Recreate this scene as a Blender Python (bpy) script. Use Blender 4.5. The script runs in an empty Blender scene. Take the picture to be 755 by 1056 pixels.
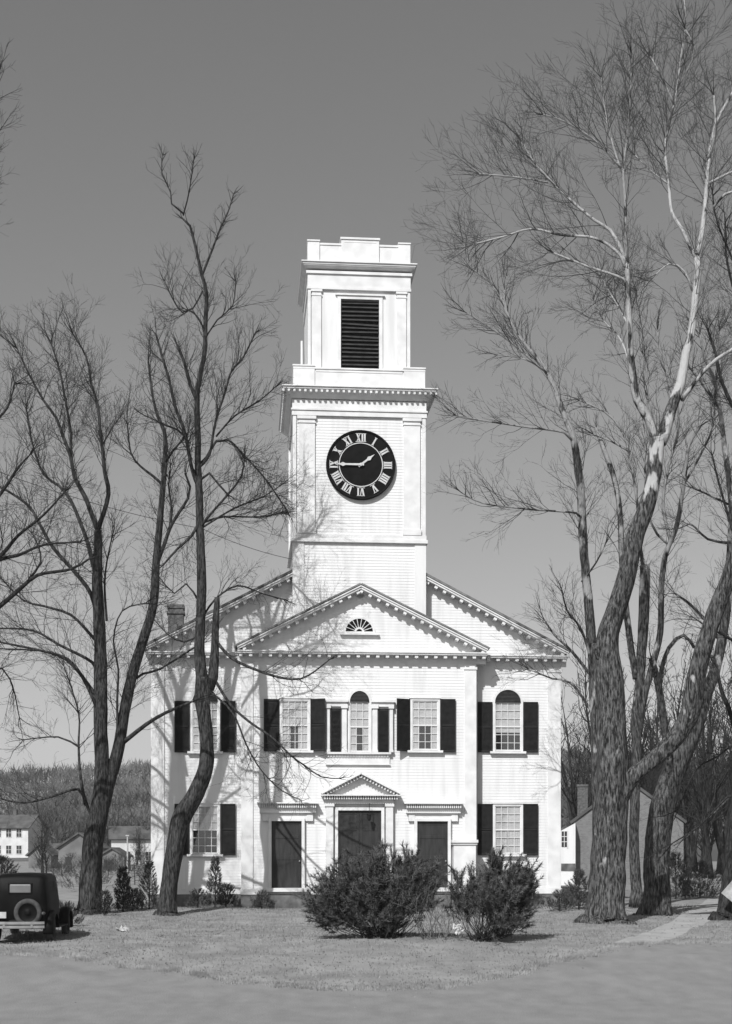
import bpy, math, random
from mathutils import Vector, Matrix, noise as mnoise
R = math.radians
sc = bpy.context.scene
col = sc.collection
random.seed(11)

# ------------------------------------------------------------ camera, sky, sun, exposure
F, CX, HY, EYE = 1500.0, 377.5, 880.0, 2.1        # focal length and horizon in units of a 755-wide frame
cam = bpy.data.cameras.new("camera"); co = bpy.data.objects.new("camera", cam); col.objects.link(co)
co.location = (0, 0, EYE); co.rotation_euler = (R(90), 0, 0)
cam.sensor_fit = 'HORIZONTAL'; cam.sensor_width = 36
cam.lens = F / 755 * 36
cam.shift_y = (HY - 528) / 755
cam.clip_end = 6000
sc.camera = co

YAW = R(4.7)
SUN_EL, SUN_AZ = R(43), R(28) - YAW               # azimuth of the light's travel, from +Y towards +X
w = bpy.data.worlds.new("World"); sc.world = w; w.use_nodes = True
nt = w.node_tree; nt.nodes.clear()
sky = nt.nodes.new('ShaderNodeTexSky'); sky.sky_type = 'NISHITA'; sky.sun_disc = False
sky.sun_elevation = SUN_EL; sky.sun_rotation = math.pi + SUN_AZ
sky.air_density = 1.3; sky.dust_density = 1.2; sky.ozone_density = 1.0
sep = nt.nodes.new('ShaderNodeSeparateColor')
m1 = nt.nodes.new('ShaderNodeMath'); m1.operation = 'MULTIPLY'; m1.inputs[1].default_value = .7
m2 = nt.nodes.new('ShaderNodeMath'); m2.operation = 'MULTIPLY_ADD'; m2.inputs[1].default_value = .3
bgn = nt.nodes.new('ShaderNodeBackground'); bgn.inputs[1].default_value = 0.1
out = nt.nodes.new('ShaderNodeOutputWorld')
nt.links.new(sky.outputs[0], sep.inputs[0])
nt.links.new(sep.outputs[0], m1.inputs[0]); nt.links.new(sep.outputs[1], m2.inputs[0]); nt.links.new(m1.outputs[0], m2.inputs[2])
nt.links.new(m2.outputs[0], bgn.inputs[0]); nt.links.new(bgn.outputs[0], out.inputs[0])

sl = bpy.data.lights.new("sun", 'SUN'); sl.energy = 5.0; sl.angle = R(0.53); sl.color = (1, 1, 1)
so = bpy.data.objects.new("sun", sl); col.objects.link(so)
tosun = Vector((-math.sin(SUN_AZ) * math.cos(SUN_EL), -math.cos(SUN_AZ) * math.cos(SUN_EL), math.sin(SUN_EL)))
so.rotation_euler = tosun.to_track_quat('Z', 'Y').to_euler(); so.location = (-30, -30, 60)
vs = sc.view_settings
sc.display_settings.display_device = 'sRGB'
vs.view_transform = 'Standard'; vs.look = 'None'; vs.gamma = 1; vs.exposure = 0.1; vs.use_curve_mapping = False

# ------------------------------------------------------------ materials (all neutral: the picture is black and white)
def mat(name, v, v2=None, scale=4.0, rough=.8, bump=0.0, bscale=None, detail=6, lo=.35, hi=.65, stretch=None, spec=.3, coord='Object'):
    m = bpy.data.materials.new(name); m.use_nodes = True; t = m.node_tree; n = t.nodes; L = t.links
    b = n['Principled BSDF']; b.inputs['Roughness'].default_value = rough
    b.inputs['Specular IOR Level'].default_value = spec
    b.inputs['Base Color'].default_value = (v, v, v, 1)
    tc = n.new('ShaderNodeTexCoord'); src = tc.outputs[coord]
    if stretch:
        mp = n.new('ShaderNodeMapping'); mp.inputs['Scale'].default_value = stretch; L.new(src, mp.inputs[0]); src = mp.outputs[0]
    if v2 is not None:
        no = n.new('ShaderNodeTexNoise'); no.inputs['Scale'].default_value = scale; no.inputs['Detail'].default_value = detail
        L.new(src, no.inputs['Vector'])
        cr = n.new('ShaderNodeValToRGB'); cr.color_ramp.elements[0].position = lo; cr.color_ramp.elements[1].position = hi
        cr.color_ramp.elements[0].color = (v, v, v, 1); cr.color_ramp.elements[1].color = (v2, v2, v2, 1)
        L.new(no.outputs['Fac'], cr.inputs[0]); L.new(cr.outputs[0], b.inputs['Base Color'])
    if bump:
        nb = n.new('ShaderNodeTexNoise'); nb.inputs['Scale'].default_value = bscale or scale * 4; nb.inputs['Detail'].default_value = 8
        L.new(src, nb.inputs['Vector'])
        bp = n.new('ShaderNodeBump'); bp.inputs['Strength'].default_value = 1; bp.inputs['Distance'].default_value = bump
        L.new(nb.outputs['Fac'], bp.inputs['Height']); L.new(bp.outputs[0], b.inputs['Normal'])
    return m

M = {}
M['paint'] = mat('white_house_paint', .565, .65, 1.8, .6, .0015, 9, lo=.30, hi=.52, stretch=(2.2, 2.2, .22))
M['trim'] = mat('white_trim_paint', .56, .68, 2.0, .5, .001, 14)
M['dark_paint'] = mat('dark_shutter_paint', .010, .02, 6, .6, .001, 30, spec=.15)
M['louver'] = mat('louver_dark_paint', .045, .02, 5, .6)
M['door'] = mat('dark_door_paint', .015, .032, 3, .6, .002, 8, stretch=(3, 3, .5))
M['shingle'] = mat('roof_shingle', .12, .2, 3.0, .9, .02, 7)
M['found'] = mat('foundation_stone', .07, .16, 2.2, .9, .03, 3)
M['curtain'] = mat('window_shade_cloth', .62, .5, 5, .9)
M['dim'] = mat('unlit_interior_dark', .01, None)  # near-black colour stands in for the unlit interiors behind panes and louvers
M['clock_black'] = mat('clock_dial_black', .006, .01, 3, .9, spec=.08)
M['clock_white'] = mat('clock_numeral_white', .55, .45, 6, .5)
M['brick_plain'] = mat('chimney_brick', .06, .12, 9, .9, .01, 14)
M['lawn'] = mat('dormant_lawn', .16, .25, 1.1, .95, .035, 9, detail=12, lo=.33, hi=.68, coord='Object')
M['road'] = mat('dirt_road', .16, .21, 2.2, .95, .012, 26, detail=15, lo=.25, hi=.75, stretch=(1, .6, 1))
M['walk'] = mat('concrete_walk', .25, .32, 1.6, .9, .008, 12)
M['grass'] = mat('dry_grass_blades', .15, .27, 1.5, .9)
M['hillg'] = mat('far_hillside', .06, .13, .03, 1, 0)
M['field'] = mat('pale_field', .17, .22, .05, 1, 0)
M['fartwig'] = mat('far_wood_twigs', .035, .10, .03, 1, lo=.4, hi=.6)
M['juniper'] = mat('juniper_needles', .024, .125, 6, .7)
M['evergreen'] = mat('dark_evergreen', .018, .04, 3, .7)
M['deadtwig'] = mat('dead_twig', .09, .15, 5, .9)
M['car_paint'] = mat('black_car_enamel', .003, .006, 4, .55, spec=.08)
M['car_roof'] = mat('black_roof_cloth', .014, .022, 4, .8)
M['rubber'] = mat('tyre_rubber', .03, .06, 8, .8)
M['steel'] = mat('dull_plated_steel', .16, .24, 4, .45)
M['plate'] = mat('dull_plate', .3, .4, 8, .8)
M['plate2'] = mat('plate_white', .35, .45, 8, .5)
M['wallfar'] = mat('far_house_white', .5, .6, .8, .8)
M['wallgrey'] = mat('far_house_grey', .11, .16, .8, .8)
M['rooffar'] = mat('far_roof', .05, .1, .8, .9)
M['winfar'] = mat('far_window', .03)
M['paper'] = mat('paper', .38, .55, 9, .8)
M['post'] = mat('weathered_post', .3, .4, 6, .8)
M['pebble'] = mat('pebbles', .09, .22, 5, .9)
M['litter'] = mat('dry_leaves', .07, .24, 3, .9)
M['board'] = mat('weathered_white_board', .24, .4, 5, .8)
M['wire'] = mat('wire_dark', .05)
M['lens'] = mat('lamp_glass_dark', .05, rough=.2)

def bark(name, dark, light, patch=None, z0=0, z1=1, sx=17.0, bump=.08):
    """furrowed bark: stretched noise; patch = pale flaking bark that takes over above a height"""
    m = bpy.data.materials.new(name); m.use_nodes = True; t = m.node_tree; n = t.nodes; L = t.links
    b = n['Principled BSDF']; b.inputs['Roughness'].default_value = .9; b.inputs['Specular IOR Level'].default_value = .15
    tc = n.new('ShaderNodeTexCoord')
    mp = n.new('ShaderNodeMapping'); mp.inputs['Scale'].default_value = (1, 1, .2); L.new(tc.outputs['Object'], mp.inputs[0])
    no = n.new('ShaderNodeTexNoise'); no.inputs['Scale'].default_value = sx; no.inputs['Detail'].default_value = 9; no.inputs['Roughness'].default_value = .68; L.new(mp.outputs[0], no.inputs[0])
    cr = n.new('ShaderNodeValToRGB'); e = cr.color_ramp.elements
    e[0].position = .42; e[1].position = .64; e[0].color = (dark,) * 3 + (1,); e[1].color = (light,) * 3 + (1,)
    L.new(no.outputs['Fac'], cr.inputs[0]); c = cr.outputs[0]
    if patch:
        sp = n.new('ShaderNodeSeparateXYZ'); L.new(tc.outputs['Object'], sp.inputs[0])
        mr = n.new('ShaderNodeMapRange'); mr.inputs[1].default_value = z0; mr.inputs[2].default_value = z1; L.new(sp.outputs[2], mr.inputs[0])
        n2 = n.new('ShaderNodeTexNoise'); n2.inputs['Scale'].default_value = 1.6; n2.inputs['Detail'].default_value = 7
        mp2 = n.new('ShaderNodeMapping'); mp2.inputs['Scale'].default_value = (1.6, 1.6, .6); L.new(tc.outputs['Object'], mp2.inputs[0]); L.new(mp2.outputs[0], n2.inputs[0])
        ad = n.new('ShaderNodeMath'); ad.operation = 'MULTIPLY_ADD'; L.new(mr.outputs[0], ad.inputs[0]); ad.inputs[1].default_value = .28; L.new(n2.outputs['Fac'], ad.inputs[2])
        c2 = n.new('ShaderNodeValToRGB'); c2.color_ramp.elements[0].position = .66; c2.color_ramp.elements[1].position = .72; L.new(ad.outputs[0], c2.inputs[0])
        mx = n.new('ShaderNodeMix'); mx.data_type = 'RGBA'; L.new(c2.outputs[0], mx.inputs[0]); L.new(c, mx.inputs[6]); mx.inputs[7].default_value = (patch,) * 3 + (1,)
        c = mx.outputs[2]
    L.new(c, b.inputs['Base Color'])
    bp = n.new('ShaderNodeBump'); bp.inputs['Distance'].default_value = bump; bp.inputs['Strength'].default_value = 1
    L.new(no.outputs['Fac'], bp.inputs['Height']); L.new(bp.outputs[0], b.inputs['Normal'])
    return m
M['bark_grey'] = bark('grey_bark', .012, .085)
M['bark_dark'] = bark('dark_bark', .012, .06)
M['bark_pale'] = bark('pale_flaking_bark', .012, .165, .42, 12, 19)
M['bark_mottle'] = bark('mottled_bark', .012, .14, .30, 5, 20)
M['twig'] = mat('twig_bark', .012, .026, 2, .9)
M['twig_pale'] = mat('pale_twig_bark', .028, .06, 2, .9)

def glassmat():
    m = bpy.data.materials.new('window_glass'); m.use_nodes = True; t = m.node_tree; n = t.nodes; n.clear()
    o = n.new('ShaderNodeOutputMaterial'); mx = n.new('ShaderNodeMixShader'); tr = n.new('ShaderNodeBsdfTransparent'); gl = n.new('ShaderNodeBsdfGlossy')
    gl.inputs['Roughness'].default_value = .03; gl.inputs[0].default_value = (.9, .9, .9, 1); tr.inputs[0].default_value = (.85, .85, .85, 1)
    mx.inputs[0].default_value = .12
    t.links.new(tr.outputs[0], mx.inputs[1]); t.links.new(gl.outputs[0], mx.inputs[2]); t.links.new(mx.outputs[0], o.inputs[0])
    return m
M['glass'] = glassmat()
M['glassgrey'] = mat('rear_glass_sky_grey', .12, .16, 3, .3)  # opaque pane; grey of the reflected sky is put into the base colour
def brickmat():
    m = bpy.data.materials.new('brick_wall'); m.use_nodes = True; t = m.node_tree; n = t.nodes; b = n['Principled BSDF']; b.inputs['Roughness'].default_value = .9
    tc = n.new('ShaderNodeTexCoord'); mp = n.new('ShaderNodeMapping'); mp.inputs['Rotation'].default_value = (R(90), 0, 0)
    br = n.new('ShaderNodeTexBrick'); br.inputs['Scale'].default_value = 3.2
    for i, v in ((1, .11), (2, .16), (3, .2)): br.inputs[i].default_value = (v, v, v, 1)
    t.links.new(tc.outputs['Object'], mp.inputs[0]); t.links.new(mp.outputs[0], br.inputs[0]); t.links.new(br.outputs[0], b.inputs['Base Color'])
    return m
M['brick'] = brickmat()

# ------------------------------------------------------------ helpers
def tag(o, label=None, cat=None, group=None, kind=None):
    if label: o['label'] = label
    if cat: o['category'] = cat
    if group: o['group'] = group
    if kind: o['kind'] = kind
    return o
def empty(name, loc=(0, 0, 0), rz=0, label=None, cat=None, group=None, parent=None):
    o = bpy.data.objects.new(name, None); col.objects.link(o); o.location = loc; o.rotation_euler = (0, 0, rz)
    o.empty_display_size = .3
    if parent: o.parent = parent
    return tag(o, label, cat, group)
def copy_tree(o, parent=None):
    c = o.copy(); col.objects.link(c); c.parent = parent
    for ch in list(o.children): copy_tree(ch, c)
    return c
class MB:
    def __init__(s): s.v = []; s.f = []
    def quad(s, *p):
        n = len(s.v); s.v.extend([tuple(q) for q in p]); s.f.append(tuple(range(n, n + len(p))))
    def box(s, x0, x1, y0, y1, z0, z1):
        n = len(s.v)
        s.v += [(x0, y0, z0), (x1, y0, z0), (x1, y1, z0), (x0, y1, z0), (x0, y0, z1), (x1, y0, z1), (x1, y1, z1), (x0, y1, z1)]
        s.f += [(n, n+3, n+2, n+1), (n+4, n+5, n+6, n+7), (n, n+1, n+5, n+4), (n+1, n+2, n+6, n+5), (n+2, n+3, n+7, n+6), (n+3, n, n+4, n+7)]
        return s
    def obox(s, o, u, v, wv, a, b, c):
        """box in the frame u,v,w with ranges a,b,c"""
        n = len(s.v); o = Vector(o)
        for cc in c:
            for (i, j) in ((0, 0), (1, 0), (1, 1), (0, 1)):
                s.v.append(tuple(o + u * a[i] + v * b[j] + wv * cc))
        s.f += [(n, n+3, n+2, n+1), (n+4, n+5, n+6, n+7), (n, n+1, n+5, n+4), (n+1, n+2, n+6, n+5), (n+2, n+3, n+7, n+6), (n+3, n, n+4, n+7)]
    def prism(s, pts, y0, y1):
        """outline in x,z extruded along y"""
        n = len(s.v); k = len(pts)
        s.v += [(x, y0, z) for x, z in pts] + [(x, y1, z) for x, z in pts]
        s.f.append(tuple(range(n, n + k))); s.f.append(tuple(range(n + 2 * k - 1, n + k - 1, -1)))
        for i in range(k):
            j = (i + 1) % k; s.f.append((n + j, n + i, n + k + i, n + k + j))
    def prism_x(s, pts, x0, x1):
        n = len(s.v); k = len(pts)
        s.v += [(x0, y, z) for y, z in pts] + [(x1, y, z) for y, z in pts]
        s.f.append(tuple(range(n + k - 1, n - 1, -1))); s.f.append(tuple(range(n + k, n + 2 * k)))
        for i in range(k):
            j = (i + 1) % k; s.f.append((n + i, n + j, n + k + j, n + k + i))
    def tube(s, pts, rad, sides=6, cap=True, jit=0.0):
        n0 = len(s.v); k = len(pts)
        ref = None
        for i in range(k):
            a = pts[max(i - 1, 0)]; b = pts[min(i + 1, k - 1)]
            t = (b - a)
            if t.length < 1e-7: t = Vector((0, 0, 1))
            t.normalize()
            if ref is None:
                ref = t.orthogonal().normalized()
            else:
                ref = ref - t * ref.dot(t)
                ref = ref.normalized() if ref.length > 1e-5 else t.orthogonal().normalized()
            bi = t.cross(ref)
            for j in range(sides):
                an = 2 * math.pi * j / sides
                rr = rad[i] * (1 + (jit * math.sin(an * 3 + i * .07) + jit * .6 * math.sin(an * 5 - i * .11) if jit else 0))
                p = pts[i] + ref * (math.cos(an) * rr) + bi * (math.sin(an) * rr)
                s.v.append((p.x, p.y, p.z))
        for i in range(k - 1):
            a = n0 + i * sides; b = a + sides
            for j in range(sides):
                j2 = (j + 1) % sides
                s.f.append((a + j, a + j2, b + j2, b + j))
        if cap:
            s.f.append(tuple(range(n0 + sides - 1, n0 - 1, -1))); e = n0 + (k - 1) * sides
            s.f.append(tuple(range(e, e + sides)))
    def lathe(s, prof, axis='y', c=(0, 0, 0), n=24):
        """prof = (radius, along)"""
        n0 = len(s.v); k = len(prof)
        for r, a in prof:
            for j in range(n):
                t = 2 * math.pi * j / n; p, q = r * math.cos(t), r * math.sin(t)
                s.v.append((c[0] + p, c[1] + a, c[2] + q) if axis == 'y' else ((c[0] + a, c[1] + p, c[2] + q) if axis == 'x' else (c[0] + p, c[1] + q, c[2] + a)))
        for i in range(k - 1):
            for j in range(n):
                j2 = (j + 1) % n; a = n0 + i * n; b = a + n
                s.f.append((a + j, b + j, b + j2, a + j2))
    def build(s, name, m, parent=None, smooth=False, bevel=0, label=None):
        me = bpy.data.meshes.new(name); me.from_pydata(s.v, [], s.f); me.materials.append(m); me.update()
        o = bpy.data.objects.new(name, me); col.objects.link(o)
        if smooth:
            me.polygons.foreach_set('use_smooth', [True] * len(me.polygons))
        if bevel:
            b = o.modifiers.new('bevel', 'BEVEL'); b.width = bevel; b.segments = 2; b.limit_method = 'ANGLE'
        if parent: o.parent = parent
        if label: o['label'] = label
        return o
def W(px, py, D):
    return Vector(((px - CX) / F * D, D, EYE + (HY - py) / F * D))

# ------------------------------------------------------------ ground
def smooth(a, b, x):
    t = min(1, max(0, (x - a) / (b - a))); return t * t * (3 - 2 * t)
def lerp_tab(tab, x):
    if x <= tab[0][0]: return tab[0][1]
    for (a, va), (b, vb) in zip(tab, tab[1:]):
        if x <= b: return va + (vb - va) * (x - a) / (b - a)
    return tab[-1][1]
def ground_z(x, y):
    t = 0.0
    for k in (-1.2, -.6, 0, .6, 1.2):
        t += lerp_tab([(24, -1.08), (28, -1.0), (31, -.86), (34, -.62), (36.5, -.42), (39, -.3), (44, -.22), (50, -.16), (56, -.02), (70, 0), (150, .3), (210, .5), (280, 1.2), (330, 2)], y + k)
    z = t / 5
    if 27 < y < 60: z += (.05 * mnoise.noise(Vector((x * .35, y * .35, 1))) + .035 * mnoise.noise(Vector((x * 1.3, y * 1.3, 2)))) * smooth(27, 31, y) * smooth(60, 54, y)
    if 30 < y < 47: z += .13 * math.exp(-((x - 1.5) / 5.0) ** 2 - ((y - 39.5) / 3.2) ** 2)
    if y > 240:
        s = smooth(250, 560, y + 25 * math.sin(x * .012 + 1) + 14 * math.sin(x * .031))
        top = 27 + 5 * math.sin(x * .006 + .8) + 2.5 * math.sin(x * .021 + 2)
        z += s * top
    z += .035 * math.sin(x * .9 + 1.3) * math.sin(y * .7) * smooth(28, 36, y) * smooth(400, 60, y) + .02 * math.sin(x * 2.1) * math.sin(y * 1.7 + x)* smooth(30, 36, y)* smooth(400, 60, y)
    return z
def grid_sheet(name, xs_of, ys, material, dz=0, kind='structure'):
    v = []; f = []
    n = None
    for y in ys:
        xs = xs_of(y); n = len(xs)
        for x in xs: v.append((x, y, ground_z(x, y) + dz))
    for i in range(len(ys) - 1):
        for j in range(n - 1):
            a = i * n + j; f.append((a, a + 1, a + n + 1, a + n))
    me = bpy.data.meshes.new(name); me.from_pydata(v, [], f); me.materials.append(material)
    me.polygons.foreach_set('use_smooth', [True] * len(f))
    o = bpy.data.objects.new(name, me); col.objects.link(o); o['kind'] = kind
    return o
ys = [-60, -20, 0, 10, 18]
y = 20.0
while y < 62: ys.append(y); y += .35
while y < 3200: ys.append(y); y *= 1.035
def xrow(y):
    s = 18 + max(y, 10) * .42
    return [s * (u / 70) * (1 + .9 * abs(u / 70) ** 4) for u in range(-70, 71)]
g = grid_sheet('ground', xrow, ys, M['lawn'])
g.data.materials.append(M['hillg']); g.data.materials.append(M['field'])
for p in g.data.polygons:
    c = p.center
    if c.y > 235:
        p.material_index = 1
        if 385 < c.y < 460 and c.x < -96: p.material_index = 2
# road: dirt, its far edge curves like the photo's (traced edge, 755-frame x -> depth)
def road_edge(x):
    e = lerp_tab([(-30, 37.5), (-9.5, 36.6), (-7.9, 36.2), (-6.5, 35.2), (-4.2, 33.3), (-3, 32.2), (-1.6, 31.4), (.5, 31.1), (1.9, 31.9), (3.6, 33.3), (5.0, 35.4), (6.4, 37.2), (8, 38.2), (10, 39), (14, 40), (30, 42)], x)
    return e + .35 * mnoise.noise(Vector((x * .8, 0, 0))) + .3 * mnoise.noise(Vector((x * 2.9, 4, 0))) + .25 * mnoise.noise(Vector((x * 9, 8, 0)))
v = []; f = []; NX = 900; NY = 80
for j in range(NY + 1):
    for i in range(NX + 1):
        x = -32 + 64 * i / NX; e = road_edge(x); yy = -40 + (e + 40) * (1 - (1 - j / NY) ** 2.2)
        v.append((x, yy, ground_z(x, yy) + (.04 + .018 * mnoise.noise(Vector((x * .7, yy * 1.9, 5))) * (yy > 22) - .03 * (j / NY) ** 8 if j < NY else -.01)))
for j in range(NY):
    for i in range(NX):
        a = j * (NX + 1) + i; f.append((a, a + 1, a + NX + 2, a + NX + 1))
me = bpy.data.meshes.new('road'); me.from_pydata(v, [], f); me.materials.append(M['road']); me.polygons.foreach_set('use_smooth', [True] * len(f))
ro = bpy.data.objects.new('road', me); col.objects.link(ro); ro['kind'] = 'structure'
# concrete walk from the road up past the right trees
v = []; f = []
pa = [(6.9, 38.0), (8.0, 40.6), (9.5, 44.6), (11.3, 50), (13.2, 56), (16.4, 67), (21, 82), (29, 112)]
N = 90
for i in range(N + 1):
    t = i / N * (len(pa) - 1); k = min(int(t), len(pa) - 2); u = t - k
    cx = pa[k][0] * (1 - u) + pa[k + 1][0] * u; cy = pa[k][1] * (1 - u) + pa[k + 1][1] * u
    dx = pa[k + 1][0] - pa[k][0]; dy = pa[k + 1][1] - pa[k][1]; l = math.hypot(dx, dy)
    hw_ = .6
    for s in (-hw_, -hw_ * .96, 0, hw_ * .96, hw_):
        X = cx + dy / l * s; Y = cy - dx / l * s; v.append((X, Y, ground_z(X, Y) + (.014 if abs(s) < hw_ else -.012)))
for i in range(N):
    for j in range(4):
        a = i * 5 + j; f.append((a, a + 1, a + 6, a + 5))
me = bpy.data.meshes.new('path'); me.from_pydata(v, [], f); me.materials.append(M['walk'])
wo = bpy.data.objects.new('path', me); col.objects.link(wo); wo['kind'] = 'structure'
# grass tufts
gb = MB(); rnd = random.Random(3)
for i in range(34000):
    yy = 29 + 31 * rnd.random() ** .8; xx = rnd.uniform(-.27, .27) * yy
    if yy < road_edge(xx) + .05: continue
    if abs(xx) < 8.2 and yy > 57: continue
    if 38 < yy < 60 and abs(xx - lerp_tab([(38, 6.9), (40.6, 8.0), (44.6, 9.5), (50, 11.3), (56, 13.2), (62, 15)], yy)) < .66: continue
    z = ground_z(xx, yy); h = rnd.uniform(.02, .07) * (1.8 if rnd.random() < .04 else 1)
    for k in range(2):
        a = rnd.uniform(0, 6.28); wd = .012; lx, ly = rnd.uniform(-.04, .04), rnd.uniform(-.04, .04)
        gb.v += [(xx - wd * math.cos(a), yy - wd * math.sin(a), z - .01), (xx + wd * math.cos(a), yy + wd * math.sin(a), z - .01), (xx + lx, yy + ly, z + h)]
        n = len(gb.v); gb.f.append((n - 3, n - 2, n - 1))
for i in range(900):
    xx = rnd.uniform(-9.5, 8); yy = road_edge(xx) + rnd.uniform(-.25, .35); z = ground_z(xx, yy)
    for k in range(14):
        a = rnd.uniform(0, 6.28); px_, py_ = xx + rnd.gauss(0, .06), yy + rnd.gauss(0, .06); h = rnd.uniform(.03, .11)
        gb.v += [(px_ - .01, py_, z - .01), (px_ + .01, py_, z - .01), (px_ + math.cos(a) * .05, py_ + math.sin(a) * .05, z + h)]
        n = len(gb.v); gb.f.append((n - 3, n - 2, n - 1))
go = gb.build('grass', M['grass']); tag(go, 'short dry grass tufts over the lawn before the church', 'grass', kind='stuff')

pb = MB(); rnd = random.Random(13)
for i in range(5200):
    yy = 25.5 + 13 * rnd.random(); xx = rnd.uniform(-.27, .27) * yy; e = road_edge(xx)
    if yy > e + 1.2 or (yy < e - 2.5 and rnd.random() < .6): continue
    z = ground_z(xx, yy) + .02; q = rnd.uniform(.008, .026) * (1.8 if rnd.random() < .03 else 1); n = len(pb.v)
    pb.v += [(xx - q, yy, z - .01), (xx + q, yy - q * .4, z - .01), (xx + q * .3, yy + q, z - .01), (xx - q * .2, yy - q, z), (xx, yy, z + q * .9)]
    pb.f += [(n, n + 3, n + 4), (n + 3, n + 1, n + 4), (n + 1, n + 2, n + 4), (n + 2, n, n + 4)]
tag(pb.build('gravel', M['pebble']), 'loose gravel along the edge of the dirt road', 'gravel', kind='stuff')
lb = MB()
for i in range(3500):
    yy = 31 + 28 * rnd.random() ** .8; xx = rnd.uniform(-.27, .27) * yy
    if yy < road_edge(xx) - .6 or mnoise.noise(Vector((xx * .5, yy * .5, 7))) < -.1: continue
    z = ground_z(xx, yy) + .015; q = rnd.uniform(.02, .05); a = rnd.uniform(0, 6.28); n = len(lb.v)
    lb.v += [(xx + q * math.cos(a + t) * (1 if t % 3.14 < .1 else .5), yy + q * math.sin(a + t) * (1 if t % 3.14 < .1 else .5), z + rnd.uniform(0, .03)) for t in (0, 1.57, 3.14, 4.71)]
    lb.f.append((n, n + 1, n + 2, n + 3))
tag(lb.build('leaf_litter', M['litter']), 'dry fallen leaves scattered over the lawn', 'leaves', kind='stuff')

# ------------------------------------------------------------ the church
CO = Vector(((370 - CX) / F * 57.7, 57.7, 0))
church = empty('church', CO, YAW, 'white clapboard church with pedimented front, clock tower and louvred belfry', 'church')
ca, sa = math.cos(YAW), math.sin(YAW)
def LP(px, py, yl):
    dx, dy, dz = (px - CX) / F, 1.0, (HY - py) / F
    ox, oy, oz = -CO.x, -CO.y, EYE
    lx, ly = dx * ca + dy * sa, -dx * sa + dy * ca
    Ox, Oy = ox * ca + oy * sa, -ox * sa + oy * ca
    t = (yl - Oy) / ly
    return Ox + lx * t, oz + dz * t
def X(px, yl=0, py=700): return LP(px, py, yl)[0]
def Z(py, yl=0, px=370): return LP(px, py, yl)[1]
PW = .62                                             # wing front plane
PT = .08                                             # tower front plane
xm = X(370)
pL, pR = X(250), X(490)
wL, wR = X(157, PW), X(577, PW)
zE = Z(673)                                          # top of the eaves cornice
zB = Z(922)                                          # bottom of the boarding
DEPTH = 24.0

def clap(mb, x0, x1, z0, z1, yf, lim=None, step=.115):
    """overlapping boards; lim(z) -> (xl, xr) clips them to a gable"""
    z = z0
    while z < z1 - 1e-4:
        t = min(z + step, z1)
        if lim: a0, b0 = lim(z); a1, b1 = lim(t)
        else: a0, b0, a1, b1 = x0, x1, x0, x1
        if b1 <= a1: a1 = b1 = (a1 + b1) / 2
        if b0 > a0:
            o = random.uniform(-.001, .001)
            mb.quad((a0, yf - .009 + o, z), (b0, yf - .009 + o, z), (b1, yf, t), (a1, yf, t))
            mb.quad((a0, yf, z), (b0, yf, z), (b0, yf - .009 + o, z), (a0, yf - .009 + o, z))
        z = t
def clap_side(mb, y0, y1, z0, z1, xf, sgn, step=.115):
    z = z0
    while z < z1 - 1e-4:
        t = min(z + step, z1)
        a, b = (y1, y0) if sgn < 0 else (y0, y1)
        mb.quad((xf + sgn * .009, a, z), (xf + sgn * .009, b, z), (xf, b, t), (xf, a, t))
        mb.quad((xf, a, z), (xf, b, z), (xf + sgn * .009, b, z), (xf + sgn * .009, a, z))
        z = t
# walls
b = MB(); b.box(wL + .02, wR - .02, PW + .01, DEPTH, zB, zE - .1); core = b
clap(b, wL, wR, zB, zE - .35, PW); clap_side(b, PW, DEPTH, zB, zE - .35, wL + .02, -1); clap_side(b, PW, DEPTH, zB, zE - .35, wR - .02, 1)
b.build('wing_wall', M['paint'], church)
b = MB(); b.box(pL + .02, pR - .02, .01, PW + .005, zB, zE - .1)
clap(b, pL, pR, zB, zE - .35, 0); clap_side(b, 0, PW, zB, zE - .35, pL + .02, -1); clap_side(b, 0, PW, zB, zE - .35, pR - .02, 1)
b.build('front_wall', M['paint'], church)
b = MB(); b.box(pL - .06, pR + .06, -.06, PW + .05, -.8, zB); b.box(wL - .06, wR + .06, PW - .06, DEPTH + .06, -.8, zB)
b.build('foundation', M['found'], church)
# water table and corner boards
b = MB()
b.box(pL - .09, pR + .09, -.09, PW + .03, zB - .01, zB + .2)
for a, c in ((wL - .09, pL), (pR, wR + .09)): b.box(a, c, PW - .09, PW + .1, zB - .013, zB + .2)
b.box(wL - .09, wL + .05, PW + .1, DEPTH, zB - .013, zB + .2); b.box(wR - .05, wR + .09, PW + .1, DEPTH, zB - .013, zB + .2)
b.build('water_table', M['trim'], church)
zf = zE - .42
for (a, c, yf) in ((pL, pL + .42, 0), (pR - .42, pR, 0), (wL, wL + .48, PW), (wR - .48, wR, PW)):
    b = MB(); b.box(a - (.05 if a in (pL, wL) else 0), c + (.05 if c in (pR, wR) else 0), yf - .05, yf + .3, zB + .2, zf)
    b.box(a - (.08 if a in (pL, wL) else .03), c + (.08 if c in (pR, wR) else .03), yf - .085, yf + .3, zf - .22, zf - .12)
    b.build('corner_pilaster', M['trim'], church, bevel=.008)

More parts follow.
